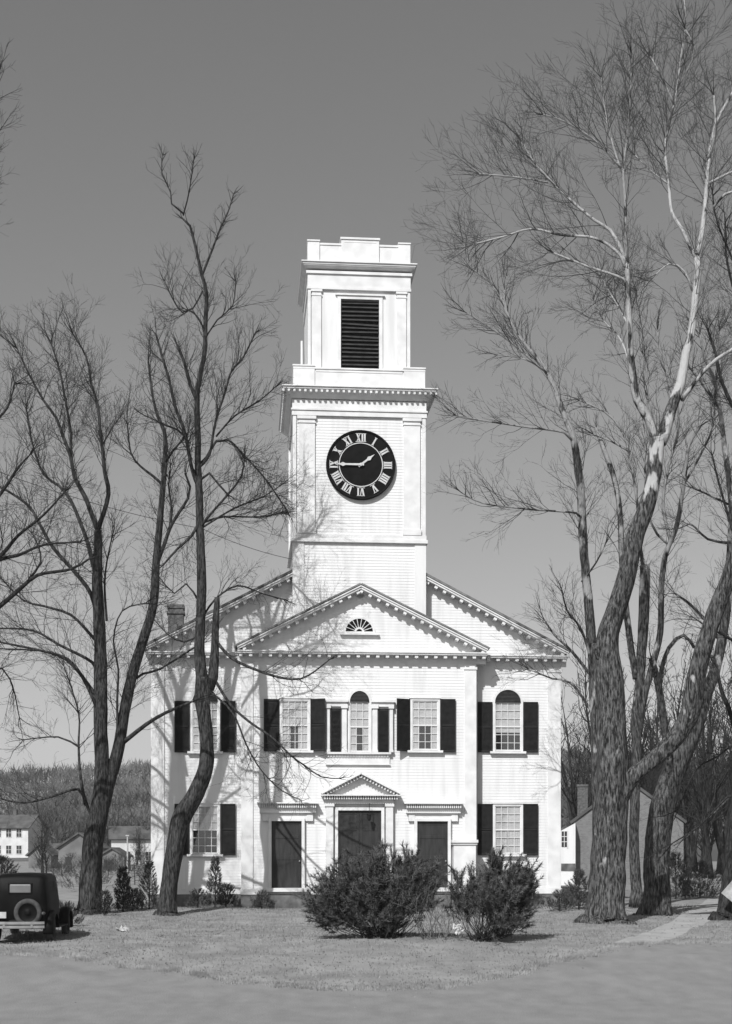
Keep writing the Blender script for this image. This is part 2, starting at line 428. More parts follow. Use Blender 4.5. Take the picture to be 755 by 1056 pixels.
def cornice(mb, P0, P1, out=.45, corona=.11, mod=True, step=.385, yf=0, first=.2, msz=(.13, .12), shadowgap=0.0):
    """raking or level cornice: P0->P1 are the top line in x,z; built perpendicular below it"""
    a = Vector((P0[0], yf, P0[1])); c = Vector((P1[0], yf, P1[1])); u = (c - a); L = u.length; u.normalize()
    wv = Vector((0, 0, 1)); wv = (wv - u * wv.dot(u)).normalized(); o = Vector((0, -1, 0))
    if wv.z < 0: wv = -wv
    mb.obox(a, u, o, wv, (0, L), (-.05, out + .03), (-.045, 0))                 # cyma
    mb.obox(a, u, o, wv, (0, L), (-.05, out - .01), (-corona, -.045))           # corona
    mb.obox(a, u, o, wv, (0, L), (-.05, .012), (-corona - .3, -corona))          # bed mould / frieze board
    mb.obox(a, u, o, wv, (0, L), (-.05, .05), (-corona - .05, -corona))
    if mod:
        k = int((L - first) / step)
        off = (L - k * step) / 2
        for i in range(k + 1):
            s0 = off + i * step
            mb.obox(a, u, o, wv, (s0 - msz[0] / 2, s0 + msz[0] / 2), (.0, out - .06), (-corona - msz[1], -corona))
ov = .42
# porch pediment
rise = Z(604) - zE
apx = X(371.5, 0, 604)
b = MB()
half = (X(501) - X(245)) / 2
cx0, cx1 = X(245) , X(501)
cornice(b, (cx0, zE), (cx1, zE), ov, yf=0)
b.build('cornice', M['trim'], church)
b = MB(); cornice(b, (cx0 - .02, zE + .14), (apx, Z(604) - .06), ov + .02, yf=0, corona=.12); b.build('raking_cornice', M['trim'], church)
b = MB(); cornice(b, (apx, Z(604) - .06), (cx1 + .02, zE + .14), ov + .02, yf=0, corona=.12); b.build('raking_cornice', M['trim'], church)
def gable_lim(x0, x1, z0, xa, za):
    def f(z):
        t = (z - z0) / (za - z0); return x0 + (xa - x0) * t, x1 + (xa - x1) * t
    return f
b = MB(); zt = Z(604) - .28
b.prism([(cx0 + .3, zE), (cx1 - .3, zE), (apx, zt)], .0, .3)
clap(b, 0, 0, zE, zt, -.003, gable_lim(cx0 + .3, cx1 - .3, zE, apx, zt))
b.build('pediment', M['paint'], church)
# roof of the porch
b = MB()
def slope(mb, P0, P1, y0, y1, th=.07):
    a = Vector((P0[0], 0, P0[1])); c = Vector((P1[0], 0, P1[1])); u = c - a; L = u.length; u.normalize()
    wv = (Vector((0, 0, 1)) - u * u.z).normalized()
    mb.obox(a, u, Vector((0, 1, 0)), wv, (-.02, L), (y0, y1), (.004, th))
slope(b, (cx0 - .06, zE + .14), (apx, Z(604) - .03), -ov - .05, 3.0); slope(b, (cx1 + .06, zE + .14), (apx, Z(604) - .03), -ov - .05, 3.0)
b.build('roof', M['shingle'], church)
# main gable
mx0, mx1 = X(150, PW), X(584, PW); mxa = X(368, PW, 560); mza = Z(559, PW)
b = MB()
cornice(b, (mx0, zE), (pL - .05, zE), ov, yf=PW); b.build('cornice', M['trim'], church); b = MB(); cornice(b, (pR + .05, zE), (mx1, zE), ov, yf=PW)
b.build('cornice', M['trim'], church)
sl_ = (mza - (zE + .14)) / (mxa - mx0)
b = MB(); cornice(b, (mx0 - .02, zE + .14), (mxa, mza), ov + .02, yf=PW, corona=.12); b.build('raking_cornice', M['trim'], church)
b = MB(); cornice(b, (mxa, mza), (mx1 + .02, zE + .14), ov + .02, yf=PW, corona=.12); b.build('raking_cornice', M['trim'], church)
b = MB(); zt = mza - .3
b.prism([(mx0 + .35, zE), (mx1 - .35, zE), (mxa, zt)], PW, PW + .3)
clap(b, 0, 0, zE, zt, PW - .003, gable_lim(mx0 + .35, mx1 - .35, zE, mxa, zt))
b.build('main_gable', M['paint'], church)
b = MB()
slope(b, (mx0 - .06, zE + .14), (mxa, mza + .03), PW - ov - .05, DEPTH + .5, .09); slope(b, (mx1 + .06, zE + .14), (mxa, mza + .03), PW - ov - .05, DEPTH + .5, .09)
b.build('roof', M['shingle'], church)
# side eaves
for s, x0, x1 in ((-1, mx0 - .02, wL), (1, wR, mx1 + .02)):
    b = MB(); b.box(x0, x1, PW + .02, DEPTH + .4, zE - .16, zE + .02)
    b.box((wL - .07) if s < 0 else wR, wL if s < 0 else wR + .07, PW + .02, DEPTH, zE - .5, zE - .16)
    yy = PW + .3
    while yy < DEPTH:
        b.box(x0 + .07 if s < 0 else wR + .05, wL - .05 if s < 0 else x1 - .07, yy - .065, yy + .065, zE - .32, zE - .16); yy += .385
    b.build('side_eaves', M['trim'], church)
# back wall gable
b = MB(); b.prism([(wL, zE - .1), (wR, zE - .1), (mxa, mza - .2)], DEPTH - .2, DEPTH - .01); b.build('rear_gable', M['paint'], church)

# chimney
b = MB(); cxx = X(181.5, 8); cw = .5
zt_, zb_ = Z(627, 8), Z(660, 8)
b.box(cxx - .34, cxx + .34, 7.7, 8.4, zb_ - .5, zt_ - .18); b.box(cxx - .4, cxx + .4, 7.64, 8.46, zt_ - .42, zt_ - .3); b.box(cxx - .38, cxx + .38, 7.66, 8.44, zt_ - .18, zt_)
b.build('chimney', M['brick_plain'], church, bevel=.01)

# ---- tower
tL, tR = X(302.5, PT, 500), X(438.5, PT, 500); tw = tR - tL; txm = (tL + tR) / 2
zs0 = zE - .2; z_band0, z_band1 = Z(560, PT), Z(553, PT); z_c0, z_c1 = Z(430, PT), Z(402, PT)
b = MB(); yb = PT + tw
b.box(tL + .02, tR - .02, PT + .01, yb, zs0, z_band0 + .02)
clap(b, tL, tR, zs0 + 1, z_band0, PT); clap_side(b, PT, yb, zs0 + 1, z_band0, tL + .02, -1); clap_side(b, PT, yb, zs0 + 1, z_band0, tR - .02, 1)
for a, c in ((tL - .03, tL + .42), (tR - .42, tR + .03)): b.box(a, c, PT - .04, PT + .35, zs0 + 1, z_band0)
b.build('tower_base', M['paint'], church)
b = MB(); b.box(tL - .1, tR + .1, PT - .12, yb + .1, z_band0, z_band0 + .14); b.box(tL - .05, tR + .05, PT - .07, yb + .05, z_band0 + .14, z_band1 + .06); b.build('band_course', M['trim'], church, bevel=.01)
b = MB()
b.box(tL + .03, tR - .03, PT + .03, yb - .02, z_band1, z_c0 + .3)
clap(b, tL + .02, tR - .02, z_band1 + .05, z_c0, PT + .02); clap_side(b, PT, yb, z_band1 + .05, z_c0, tL + .04, -1); clap_side(b, PT, yb, z_band1 + .05, z_c0, tR - .04, 1)
b.build('clock_stage', M['paint'], church)
pw_ = .66
for a, c in ((tL - .02, tL + .12), (tL + .2, tL + .2 + pw_), (tR - .2 - pw_, tR - .2), (tR - .12, tR + .02)):
    b = MB(); b.box(a, c, PT - .05, PT + .3, z_band1 + .06, z_c0); wide = c - a > .3
    if wide:
        b.box(a - .05, c + .05, PT - .1, PT + .2, z_c0 - .14, z_c0 - .02); b.box(a - .03, c + .03, PT - .08, PT + .2, z_c0 - .3, z_c0 - .24); b.box(a - .04, c + .04, PT - .09, PT + .2, z_band1 + .06, z_band1 + .3)
    b.build('tower_pilaster', M['trim'], church, bevel=.006)
for a, c in ((tL - .045, tL + .1), (tR - .1, tR + .045)):      # corner boards on the flanks
    b = MB(); b.box(a, c, yb - .5, yb + .04, z_band1 + .06, z_c0); b.build('tower_pilaster', M['trim'], church)
# entablature
b = MB(); b.box(tL - .06, tR + .06, PT - .08, yb + .06, z_c0, z_c0 + .2); b.box(tL - .09, tR + .09, PT - .12, yb + .09, z_c0 + .2, z_c0 + .27)
b.box(tL - .04, tR + .04, PT - .06, yb + .04, z_c0 + .27, z_c1 - .45); 
b.build('frieze', M['trim'], church)
def frustum(mb, x0, x1, y0, y1, z0, X0, X1, Y0, Y1, z1):
    n = len(mb.v); mb.v += [(x0, y0, z0), (x1, y0, z0), (x1, y1, z0), (x0, y1, z0), (X0, Y0, z1), (X1, Y0, z1), (X1, Y1, z1), (X0, Y1, z1)]
    mb.f += [(n, n+3, n+2, n+1), (n+4, n+5, n+6, n+7), (n, n+1, n+5, n+4), (n+1, n+2, n+6, n+5), (n+2, n+3, n+7, n+6), (n+3, n, n+4, n+7)]
def slab_cornice(mb, x0, x1, y0, y1, zt, out, dent, dstep, corona=.15, dsz=.09, dh=.09, dout=.3, drop=.42):
    o1 = out - .1; frustum(mb, x0 - .07, x1 + .07, y0 - .07, y1 + .07, zt - drop, x0 - o1, x1 + o1, y0 - o1, y1 + o1, zt - corona + .002)
    mb.box(x0 - out, x1 + out, y0 - out, y1 + out, zt - .045, zt); mb.box(x0 - out + .05, x1 + out - .05, y0 - out + .05, y1 + out - .05, zt - .12, zt - .045)
    mb.box(x0 - out + .08, x1 + out - .08, y0 - out + .08, y1 + out - .08, zt - corona, zt - .12)
    if dent:
        n = int((x1 - x0 + 2 * dout) / dstep)
        for i in range(n + 1):
            xx = x0 - dout + (x1 - x0 + 2 * dout) * i / n
            mb.box(xx - dsz / 2, xx + dsz / 2, y0 - dout, y0, zt - corona - dh, zt - corona)
        n = int((y1 - y0) / dstep)
        for i in range(n + 1):
            yy = y0 + (y1 - y0) * i / n
            mb.box(x0 - dout, x0, yy - dsz / 2, yy + dsz / 2, zt - corona - dh, zt - corona); mb.box(x1, x1 + dout, yy - dsz / 2, yy + dsz / 2, zt - corona - dh, zt - corona)
b = MB(); slab_cornice(b, tL, tR, PT, yb, z_c1, (X(450.5, PT, 402) - X(290.5, PT, 402) - tw) / 2, True, .215, dout=.4); b.build('tower_cornice', M['trim'], church, bevel=.006)
# parapet above the clock stage
zp0, zp1 = z_c1 + .003, Z(379, PT)
b = MB(); b.box(tL + .03, tR - .03, PT + .03, yb - .03, zp0, zp1 - .1); b.box(tL - .0, tR + .0, PT - .0, yb + .0, zp0, zp0 + .12)
b.box(tL + .9, tR - .9, PT + .012, yb, zp1 - .2, zp1 - .1)
for a, c in ((tL, tL + .85), (tR - .85, tR)): b.box(a, c, PT - .01, PT + .85, zp0 + .12, zp1); b.box(a - .03, c + .03, PT - .04, PT + .88, zp1 - .002, zp1 + .06); b.box(a, c, yb - .85, yb + .01, zp0 + .12, zp1)
b.box(tL - .01, tR + .01, PT - .02, yb + .01, zp1 - .1, zp1 - .03)
b.build('parapet', M['trim'], church, bevel=.006)
# belfry
PB = PT + .55
bL, bR = X(318, PB, 330), X(422.5, PB, 330); bb = PB + (bR - bL); zb1 = Z(283, PB); zb0 = zp1 - .12
oL, oR, oz0, oz1 = X(351.5, PB, 340), X(391, PB, 340), Z(381, PB), Z(309, PB)
b = MB()
b.box(bL, oL, PB, PB + .25, zb0, zb1 + .1); b.box(oR, bR, PB, PB + .25, zb0, zb1 + .1); b.box(oL, oR, PB, PB + .25, oz1, zb1 + .1); b.box(oL, oR, PB, PB + .25, zb0, oz0)
b.box(bL, bL + .25, PB + .25, bb, zb0, zb1 + .1); b.box(bR - .25, bR, PB + .25, bb, zb0, zb1 + .1); b.box(bL + .25, bR - .25, bb - .25, bb, zb0, zb1 + .1)
b.build('belfry_wall', M['paint'], church)
b = MB(); b.box(oL - .03, oR + .03, PB + .21, PB + .24, oz0 - .03, oz1 + .03); b.build('dark_belfry_sheet', M['dim'], church)  # dark sheet in place of the shaded belfry interior
lv = MB(); n = 17; rl = random.Random(5)
for i in range(n):
    z = oz0 + (oz1 - oz0) * (i + .5) / n; d0 = rl.uniform(-.012, .012); d1 = rl.uniform(-.012, .012)
    if i in (8, 11): d1 -= .05
    lv.quad((oL, PB + .02, z - .06 + d0), (oR, PB + .02, z - .06 + d1), (oR, PB + .19, z + .07 + d1), (oL, PB + .19, z + .07 + d0))
    lv.quad((oL, PB + .02, z - .06 + d0), (oL, PB + .02, z - .085 + d0), (oR, PB + .02, z - .085 + d1), (oR, PB + .02, z - .06 + d1))
lv.build('belfry_louver', M['louver'], church)
b = MB()
for a, c, z0, z1 in ((oL - .14, oL, oz0, oz1 + .14), (oR, oR + .14, oz0, oz1 + .14), (oL, oR, oz1, oz1 + .14)): b.box(a, c, PB - .05, PB + .05, z0, z1)
b.box(oL - .22, oR + .22, PB - .1, PB + .05, oz1 + .14, oz1 + .2)
b.build('louver_frame', M['trim'], church)
zc = Z(300, PB)
for a, c in ((bL - .02, bL + .1), (bL + .14, bL + .52), (bR - .52, bR - .14), (bR - .1, bR + .02)):
    b = MB(); b.box(a, c, PB - .06, PB + .2, zb0, zc)
    if c - a > .2: b.box(a - .04, c + .04, PB - .1, PB + .15, zc - .1, zc - .01); b.box(a - .02, c + .02, PB - .08, PB + .15, zc - .26, zc - .21)
    b.build('belfry_pilaster', M['trim'], church, bevel=.006)
b = MB(); b.box(bL - .05, bR + .05, PB - .1, bb + .05, zc, zc + .1); b.box(bL - .03, bR + .03, PB - .07, bb + .03, zc + .1, zb1 - .05); b.box(bL - .09, bR + .09, PB - .13, bb + .09, zb1 - .05, zb1 + .06)
b.build('frieze', M['trim'], church)
bc = Z(272.5, PB)
b = MB(); slab_cornice(b, bL, bR, PB, bb, bc, (X(431, PB, 275) - X(311, PB, 275) - (bR - bL)) / 2 - .02, False, .2, corona=.16, drop=.22); b.build('belfry_cornice', M['trim'], church, bevel=.006)
b = MB(); t1, t2, t3 = Z(250.5, PB), Z(245.5, PB), Z(249, PB)
qx = lambda p: X(p, PB, 260)
b.box(bL + .02, bR - .02, PB + .03, bb - .03, bc, t1 - .12); b.box(qx(352), qx(391), PB - .03, PB + .5, bc, t2 - .08); b.box(qx(351), qx(392), PB - .07, PB + .54, t2 - .08, t2)
for a, c in ((bL - .03, bL + .45), (bR - .45, bR + .03)):
    for y0, y1 in ((PB - .02, PB + .45), (bb - .45, bb)): b.box(a, c, y0, y1, bc, t3 - .06); b.box(a - .02, c + .02, y0 - .03, y1 + .03, t3 - .06, t3)
b.box(bL, bR, PB - .0, bb, t1 - .12, t1 - .04); b.box(bL, bR, PB + .0, bb, bc, bc + .12)
b.box(qx(355), qx(388), PB - .04, PB, t2 - .2, t2 - .15)
b.build('parapet', M['trim'], church, bevel=.006)
b = MB(); b.tube([Vector((bL - .13, bb - .6, zp1)), Vector((bL - .13, bb - .6, Z(322, PB)))], [.05, .05], 8); b.build('downpipe', M['trim'], church)

# clock
ck = empty('clock', (X(372, PT, 480), PT - .05, Z(480, PT)), parent=church)
CR = (X(408, PT, 480) - X(336.5, PT, 480)) / 2
b = MB(); b.lathe([(0, -.05), (CR * .955, -.05), (CR * .955, .06)], 'y', n=72); b.lathe([(CR * .95, -.09), (CR * .985, -.11), (CR, -.07), (CR, .08)], 'y', n=72); b.lathe([(CR * .95, -.09), (CR * .95, -.04)], 'y', n=72)
b.build('dial', M['clock_black'], ck, smooth=False)
nb = MB()
def ring(mb, r0, r1, y0, y1, n=72):
    mb.lathe([(r0, y1), (r0, y0), (r1, y0), (r1, y1)], 'y', n=n)
ring(nb, CR * .612, CR * .636, -.075, -.055)
NUM = ['XII', 'I', 'II', 'III', 'IIII', 'V', 'VI', 'VII', 'VIII', 'IX', 'X', 'XI']
def stroke(mb, ang, x0, r0, x1, r1, wd):
    """stroke in the numeral's own frame: x across, r outward"""
    ex = Vector((math.cos(ang), 0, -math.sin(ang))); er = Vector((math.sin(ang), 0, math.cos(ang)))
    h = wd / 2
    p = [ex * (x0 - h) + er * r0, ex * (x0 + h) + er * r0, ex * (x1 + h) + er * r1, ex * (x1 - h) + er * r1]
    f_ = [Vector((q.x, -.075, q.z)) for q in p]; k_ = [Vector((q.x, -.05, q.z)) for q in p]
    mb.quad(*f_)
    for i in range(4): j = (i + 1) % 4; mb.quad(f_[i], k_[i], k_[j], f_[j])
ri, ro_ = CR * .655, CR * .90
for i, s in enumerate(NUM):
    a = 2 * math.pi * i / 12
    wds = {'I': .095, 'V': .215, 'X': .215}
    tot = sum(wds[c] for c in s); x = -tot / 2
    for c in s:
        wd = wds[c]; cx_ = x + wd / 2
        if c == 'I':
            stroke(nb, a, cx_, ri, cx_, ro_, .064)
        elif c == 'V':
            stroke(nb, a, cx_ + .0, ri, cx_ - .07, ro_, .066); stroke(nb, a, cx_ + .01, ri + .001, cx_ + .07, ro_, .036)
        else:
            stroke(nb, a, cx_ + .06, ri, cx_ - .065, ro_, .066); stroke(nb, a, cx_ - .065, ri, cx_ + .065, ro_, .036)
        x += wd
    for r0 in (ri, ro_ - .022):
        stroke(nb, a, 0, r0, 0, r0 + .022, tot + .01)
nb.build('numerals', M['clock_white'], ck)
def hand(ang, L, wd, dia, y):
    b = MB(); ex = Vector((math.cos(ang), 0, -math.sin(ang))); er = Vector((math.sin(ang), 0, math.cos(ang)))
    def P(x, r, yy): q = ex * x + er * r; return (q.x, yy, q.z)
    out_ = [(-wd, -.12), (wd, -.12), (wd * .8, dia - .1), (wd * 1.9, dia), (wd * .8, dia + .1), (0, L), (-wd * .8, dia + .1), (-wd * 1.9, dia), (-wd * .8, dia - .1)]
    b.quad(*[P(x, r, y) for x, r in out_])
    n = len(out_)
    for i in range(n): j = (i + 1) % n; b.quad(P(*out_[i], y), P(*out_[i], y + .02), P(*out_[j], y + .02), P(*out_[j], y))
    b.build('hand', M['clock_white'], ck)
hand(R(270), CR * .70, .042, CR * .52, -.13); hand(R(52.5), CR * .50, .044, CR * .30, -.10)
b = MB(); b.lathe([(0, -.15), (.06, -.145), (.06, -.06)], 'y', n=16); b.build('hub', M['clock_white'], ck)

# ---- windows, shutters, doors
def shutter(x0, x1, z0, z1, yf, swing=0, hinge='l'):
    sh = empty('shutter', ((x0 if hinge == 'l' else x1), yf - .06, z0), parent=church)
    sh.rotation_euler = (0, 0, -swing if hinge == 'l' else swing)
    wd = x1 - x0; h = z1 - z0; s0 = 0 if hinge == 'l' else -wd; b = MB()
    st = .05
    b.box(s0, s0 + st, -.04, 0, 0, h); b.box(s0 + wd - st, s0 + wd, -.04, 0, 0, h)
    for a in (0, h * .5 - .03, h - .07): b.box(s0 + st, s0 + wd - st, -.038, -.002, a, a + .07)
    b.build('frame', M['dark_paint'], sh)
    b = MB(); z = .09
    while z < h - .09:
        if not (h * .5 - .05 < z < h * .5 + .05):
            b.quad((s0 + st, -.034, z - .018), (s0 + wd - st, -.034, z - .018), (s0 + wd - st, -.006, z + .022), (s0 + st, -.006, z + .022))
        z += .045
    b.box(s0 + st, s0 + wd - st, -.004, -.001, .04, h - .04)
    b.build('slats', M['dark_paint'], sh)
rc = random.Random(8)
def window(x0, x1, z0, z1, yf, cols=4, rows=6, arch=0, gap=(.36, .66), shade=.5, bottom_dark=0.0):
    wn = empty('window', ((x0 + x1) / 2, yf, z0), parent=church)
    hw = (x1 - x0) / 2; h = z1 - z0; cs = .085
    b = MB()
    b.box(-hw - .0, -hw + cs, -.09, 0, 0, h); b.box(hw - cs, hw, -.09, 0, 0, h)
    if not arch: b.box(-hw, hw, -.092, 0, h - cs, h); b.box(-hw - .04, hw + .04, -.13, 0, h, h + .045)
    b.build('frame', M['trim'], wn)
    b = MB(); b.box(-hw - .12, hw + .12, -.16, 0, -.09, 0); b.build('sill', M['trim'], wn, bevel=.008)
    ix0, ix1, iz0, iz1 = -hw + cs, hw - cs, 0.02, h - (cs if not arch else .0)
    b = MB(); b.quad((ix0, -.012, iz0), (ix1, -.012, iz0), (ix1, -.012, iz1), (ix0, -.012, iz1)); b.build('dark_room_sheet', M['dim'], wn)  # flat dark sheet in place of the unlit room
    # shade above, two curtains below
    zs = iz0 + (iz1 - iz0) * (1 - shade)
    b = MB(); b.quad((ix0, -.022, zs), (ix1, -.022, zs), (ix1, -.022, iz1), (ix0, -.022, iz1))
    n = 10
    def folds(a, c, z_0, z_1):
        for i in range(n):
            xa = a + (c - a) * i / n; xb = a + (c - a) * (i + 1) / n
            ya = -.018 - .01 * (i % 2); yb_ = -.018 - .01 * ((i + 1) % 2)
            b.quad((xa, ya, z_0), (xb, yb_, z_0), (xb, yb_, z_1), (xa, ya, z_1))
    g0 = ix0 + (ix1 - ix0) * gap[0]; g1 = ix0 + (ix1 - ix0) * gap[1]; zb_ = iz0 + (iz1 - iz0) * bottom_dark
    folds(ix0, g0, zb_, zs); folds(g1, ix1, zb_, zs)
    b.build('curtain', M['curtain'], wn)
    b = MB(); mt = .02
    for i in range(1, cols):
        xx = ix0 + (ix1 - ix0) * i / cols; b.box(xx - mt / 2, xx + mt / 2, -.06, -.036, iz0, iz1)
    for j in range(1, rows):
        zz = iz0 + (iz1 - iz0) * j / rows; t = mt if j != rows // 2 else .05
        b.box(ix0, ix1, -.0605 if j != rows // 2 else -.07, -.0355, zz - t / 2, zz + t / 2)
    b.box(ix0, ix0 + .035, -.062, -.0355, iz0, iz1); b.box(ix1 - .035, ix1, -.062, -.0355, iz0, iz1); b.box(ix0, ix1, -.0625, -.035, iz0, iz0 + .05); b.box(ix0, ix1, -.0625, -.035, iz1 - .04, iz1)
    b.build('sash', M['trim'], wn)
    b = MB(); b.quad((ix0, -.04, iz0), (ix1, -.04, iz0), (ix1, -.04, iz1), (ix0, -.04, iz1)); b.build('glass', M['glass'], wn)
    if arch:
        r = hw; b = MB(); N = 20; rz = arch
        for ring_r0, ring_r1, y0 in ((1.0, 1 - cs / r, -.09),):
            for i in range(N):
                a0, a1 = math.pi * i / N, math.pi * (i + 1) / N
                P = lambda a, s, y: (math.cos(a) * r * s, y, h + math.sin(a) * rz * s)
                b.quad(P(a0, ring_r1, y0), P(a1, ring_r1, y0), P(a1, ring_r0, y0), P(a0, ring_r0, y0)); b.quad(P(a0, ring_r0, y0), P(a1, ring_r0, y0), P(a1, ring_r0, 0), P(a0, ring_r0, 0)); b.quad(P(a1, ring_r1, y0), P(a0, ring_r1, y0), P(a0, ring_r1, 0), P(a1, ring_r1, 0))
        b.build('arch_frame', M['trim'], wn)
        b = MB(); s = 1 - cs / r
        pts = [(math.cos(math.pi * i / N) * r * s, h + math.sin(math.pi * i / N) * rz * s) for i in range(N + 1)]
        b.prism(pts, -.03, -.015)
        z = .03
        while z < rz * s - .03:
            xw = r * s * math.sqrt(max(0, 1 - (z / (rz * s)) ** 2)) - .01
            b.quad((-xw, -.075, h + z - .02), (xw, -.075, h + z - .02), (xw, -.035, h + z + .025), (-xw, -.035, h + z + .025)); z += .055
        b.box(-r * s, r * s, -.085, -.02, h - .02, h + .03)
        b.build('arch_louver', M['louver'], wn)
    return wn
def wpx(x0, x1, y0, y1, yf, **k):   # px rectangle on a plane -> window
    return window(X(x0, yf, (y0 + y1) / 2), X(x1, yf, (y0 + y1) / 2), Z(y1, yf, x0), Z(y0, yf, x0), yf - .018, **k)
def spx(x0, x1, y0, y1, yf, **k):
    return shutter(X(x0, yf, y0), X(x1, yf, y0), Z(y1, yf, x0), Z(y0, yf, x0), yf, **k)
ru = (X(538.5, PW) - X(508, PW)) / 2
# wings
wpx(508, 539, 724.5, 775, PW, arch=ru * .98, gap=(.0, 1.0), shade=.62, bottom_dark=0)
spx(492.5, 507.5, 724, 776, PW); spx(539.5, 554.5, 724, 776, PW)
wpx(508, 539, 829, 881, PW, gap=(.48, .5), shade=.5)
spx(492.5, 507.5, 829, 882, PW); spx(539.5, 554.5, 829, 882, PW)
wpx(196.5, 227, 723.5, 775, PW, arch=ru * .98, gap=(.3, .8), shade=.55)
spx(180, 195.5, 723, 776, PW); spx(228, 243, 723, 776, PW)
wpx(196, 227, 829, 881, PW, gap=(.05, .95), shade=.5)
spx(180, 195.5, 829, 882, PW); spx(228, 243, 829, 882, PW)
# porch front
wpx(288.5, 320, 720.5, 774, 0, gap=(.33, .62), shade=.52)
spx(272, 288, 721, 775, 0, hinge='r'); spx(320.5, 336.5, 721, 775, 0, swing=R(24))
wpx(423, 453.5, 720.5, 774, 0, gap=(.27, .72), shade=.5)
spx(407, 422.5, 721, 775, 0, swing=R(24), hinge='r'); spx(454, 469.5, 721, 776, 0)
# Venetian window
ra = (X(383) - X(358.5)) / 2
wpx(358.5, 383, 724, 776, 0, cols=3, arch=ra * 1.12, gap=(.34, .66), shade=.5)
for a, c in ((341, 351.5), (390, 400.5)):
    b = MB(); xx0, xx1, zz0, zz1 = X(a), X(c), Z(776), Z(731)
    b.box(xx0, xx1, -.09, -.02, zz0, zz1)
    z = zz0 + .05
    while z < zz1 - .05: b.quad((xx0 + .04, -.125, z - .02), (xx1 - .04, -.125, z - .02), (xx1 - .04, -.092, z + .02), (xx0 + .04, -.092, z + .02)); z += .05
    b.box(xx0, xx0 + .04, -.13, -.02, zz0, zz1); b.box(xx1 - .04, xx1, -.13, -.02, zz0, zz1)
    b.build('side_shutter', M['dark_paint'], church)
for a, c in ((336.5, 340), (352.5, 357.5), (384, 389), (401.5, 405)):
    b = MB(); b.box(X(a), X(c), -.15, 0, Z(776), Z(729)); b.box(X(a) - .04, X(c) + .04, -.2, 0, Z(731), Z(727)); b.box(X(a) - .02, X(c) + .02, -.18, 0, Z(776), Z(773.5)); b.build('colonnette', M['trim'], church, bevel=.008)
for a, c in ((335.5, 358), (383.5, 406)):
    b = MB(); b.box(X(a), X(c), -.16, 0, Z(729), Z(724.5)); b.box(X(a) - .03, X(c) + .03, -.24, 0, Z(724.5), Z(722)); b.box(X(a), X(c), -.055, 0, Z(776), Z(728.8)); b.build('entablature', M['trim'], church)
b = MB(); xx0, xx1 = X(335), X(403)
b.box(xx0, xx1, -.19, 0, Z(778), Z(776)); b.box(xx0 + .05, xx1 - .05, -.07, 0, Z(788), Z(778)); n = 22
for i in range(n): x = xx0 + .08 + (xx1 - xx0 - .16) * (i + .5) / n; b.box(x - .03, x + .03, -.12, -.07, Z(781), Z(778))
b.box(xx0 + .03, xx1 - .03, -.10, 0, Z(789), Z(788))
b.build('window_apron', M['trim'], church)
# fanlight
fl = empty('fanlight', (X(370.5, 0, 645), -.02, Z(652)), parent=church); r = (X(385.5) - X(356)) / 2; hz = Z(637.5) - Z(652)
N = 24; b = MB(); b.prism([(math.cos(math.pi * i / N) * r, math.sin(math.pi * i / N) * hz) for i in range(N + 1)], -.02, 0); b.build('glass', M['clock_black'], fl)
b = MB(); P = lambda a, s, y: (math.cos(a) * r * s, y, math.sin(a) * hz * s)
for s0, s1 in ((.95, 1.1), (.22, .34)):
    for i in range(N): a0, a1 = math.pi * i / N, math.pi * (i + 1) / N; b.quad(P(a0, s0, -.05), P(a1, s0, -.05), P(a1, s1, -.05), P(a0, s1, -.05)); b.quad(P(a0, s1, -.05), P(a1, s1, -.05), P(a1, s1, 0), P(a0, s1, 0))
for i in range(1, 9):
    a = math.pi * i / 9; d = Vector((math.cos(a) * r, 0, math.sin(a) * hz)); u = d.normalized(); q = Vector((-u.z, 0, u.x)); b.obox((0, -.045, 0), u, Vector((0, 1, 0)), q, (r * .2, d.length * .99), (0, .02), (-.013, .013))
b.box(-r * 1.1, r * 1.1, -.06, 0, -.03, .02)
b.build('frame', M['trim'], fl)
b = MB(); b.box(-r * 1.35, r * 1.35, -.14, 0, -.12, -.032); b.build('sill', M['trim'], fl)

def door(x0, x1, z0, z1, leaves, panel):
    d = empty('door', ((x0 + x1) / 2, 0, z0), parent=church); hw = (x1 - x0) / 2; h = z1 - z0; b = MB()
    for k in range(leaves):
        a = -hw + 2 * hw * k / leaves; c = -hw + 2 * hw * (k + 1) / leaves
        b.box(a + .006, c - .006, -.045, -.016, 0, h)
        st = .11
        for (p0, p1, q0, q1) in ((a + .006, a + st, 0, h), (c - st, c - .006, 0, h), (a + st, c - st, 0, .2), (a + st, c - st, h - .14, h), (a + st, c - st, h * .42, h * .42 + .16), (a + st, c - st, h * .74, h * .74 + .12)):
            b.box(p0, p1, -.06, -.045, q0, q1)
    b.build('door_leaf', M['door'], d, bevel=.006)
    b = MB(); cs = .12
    b.box(-hw - cs, -hw, -.16, 0, -.0, h + cs); b.box(hw, hw + cs, -.16, 0, -.0, h + cs); b.box(-hw, hw, -.16, 0, h, h + cs)
    b.build('door_frame', M['trim'], d, bevel=.008)
    b = MB(); b.lathe([(0, -.14), (.03, -.13), (.035, -.11), (.015, -.09), (.02, -.06)], 'y', (hw - .08 if leaves == 1 else .09, 0, h * .4), 12); b.build('handle', M['steel'], d, smooth=True)
    return d
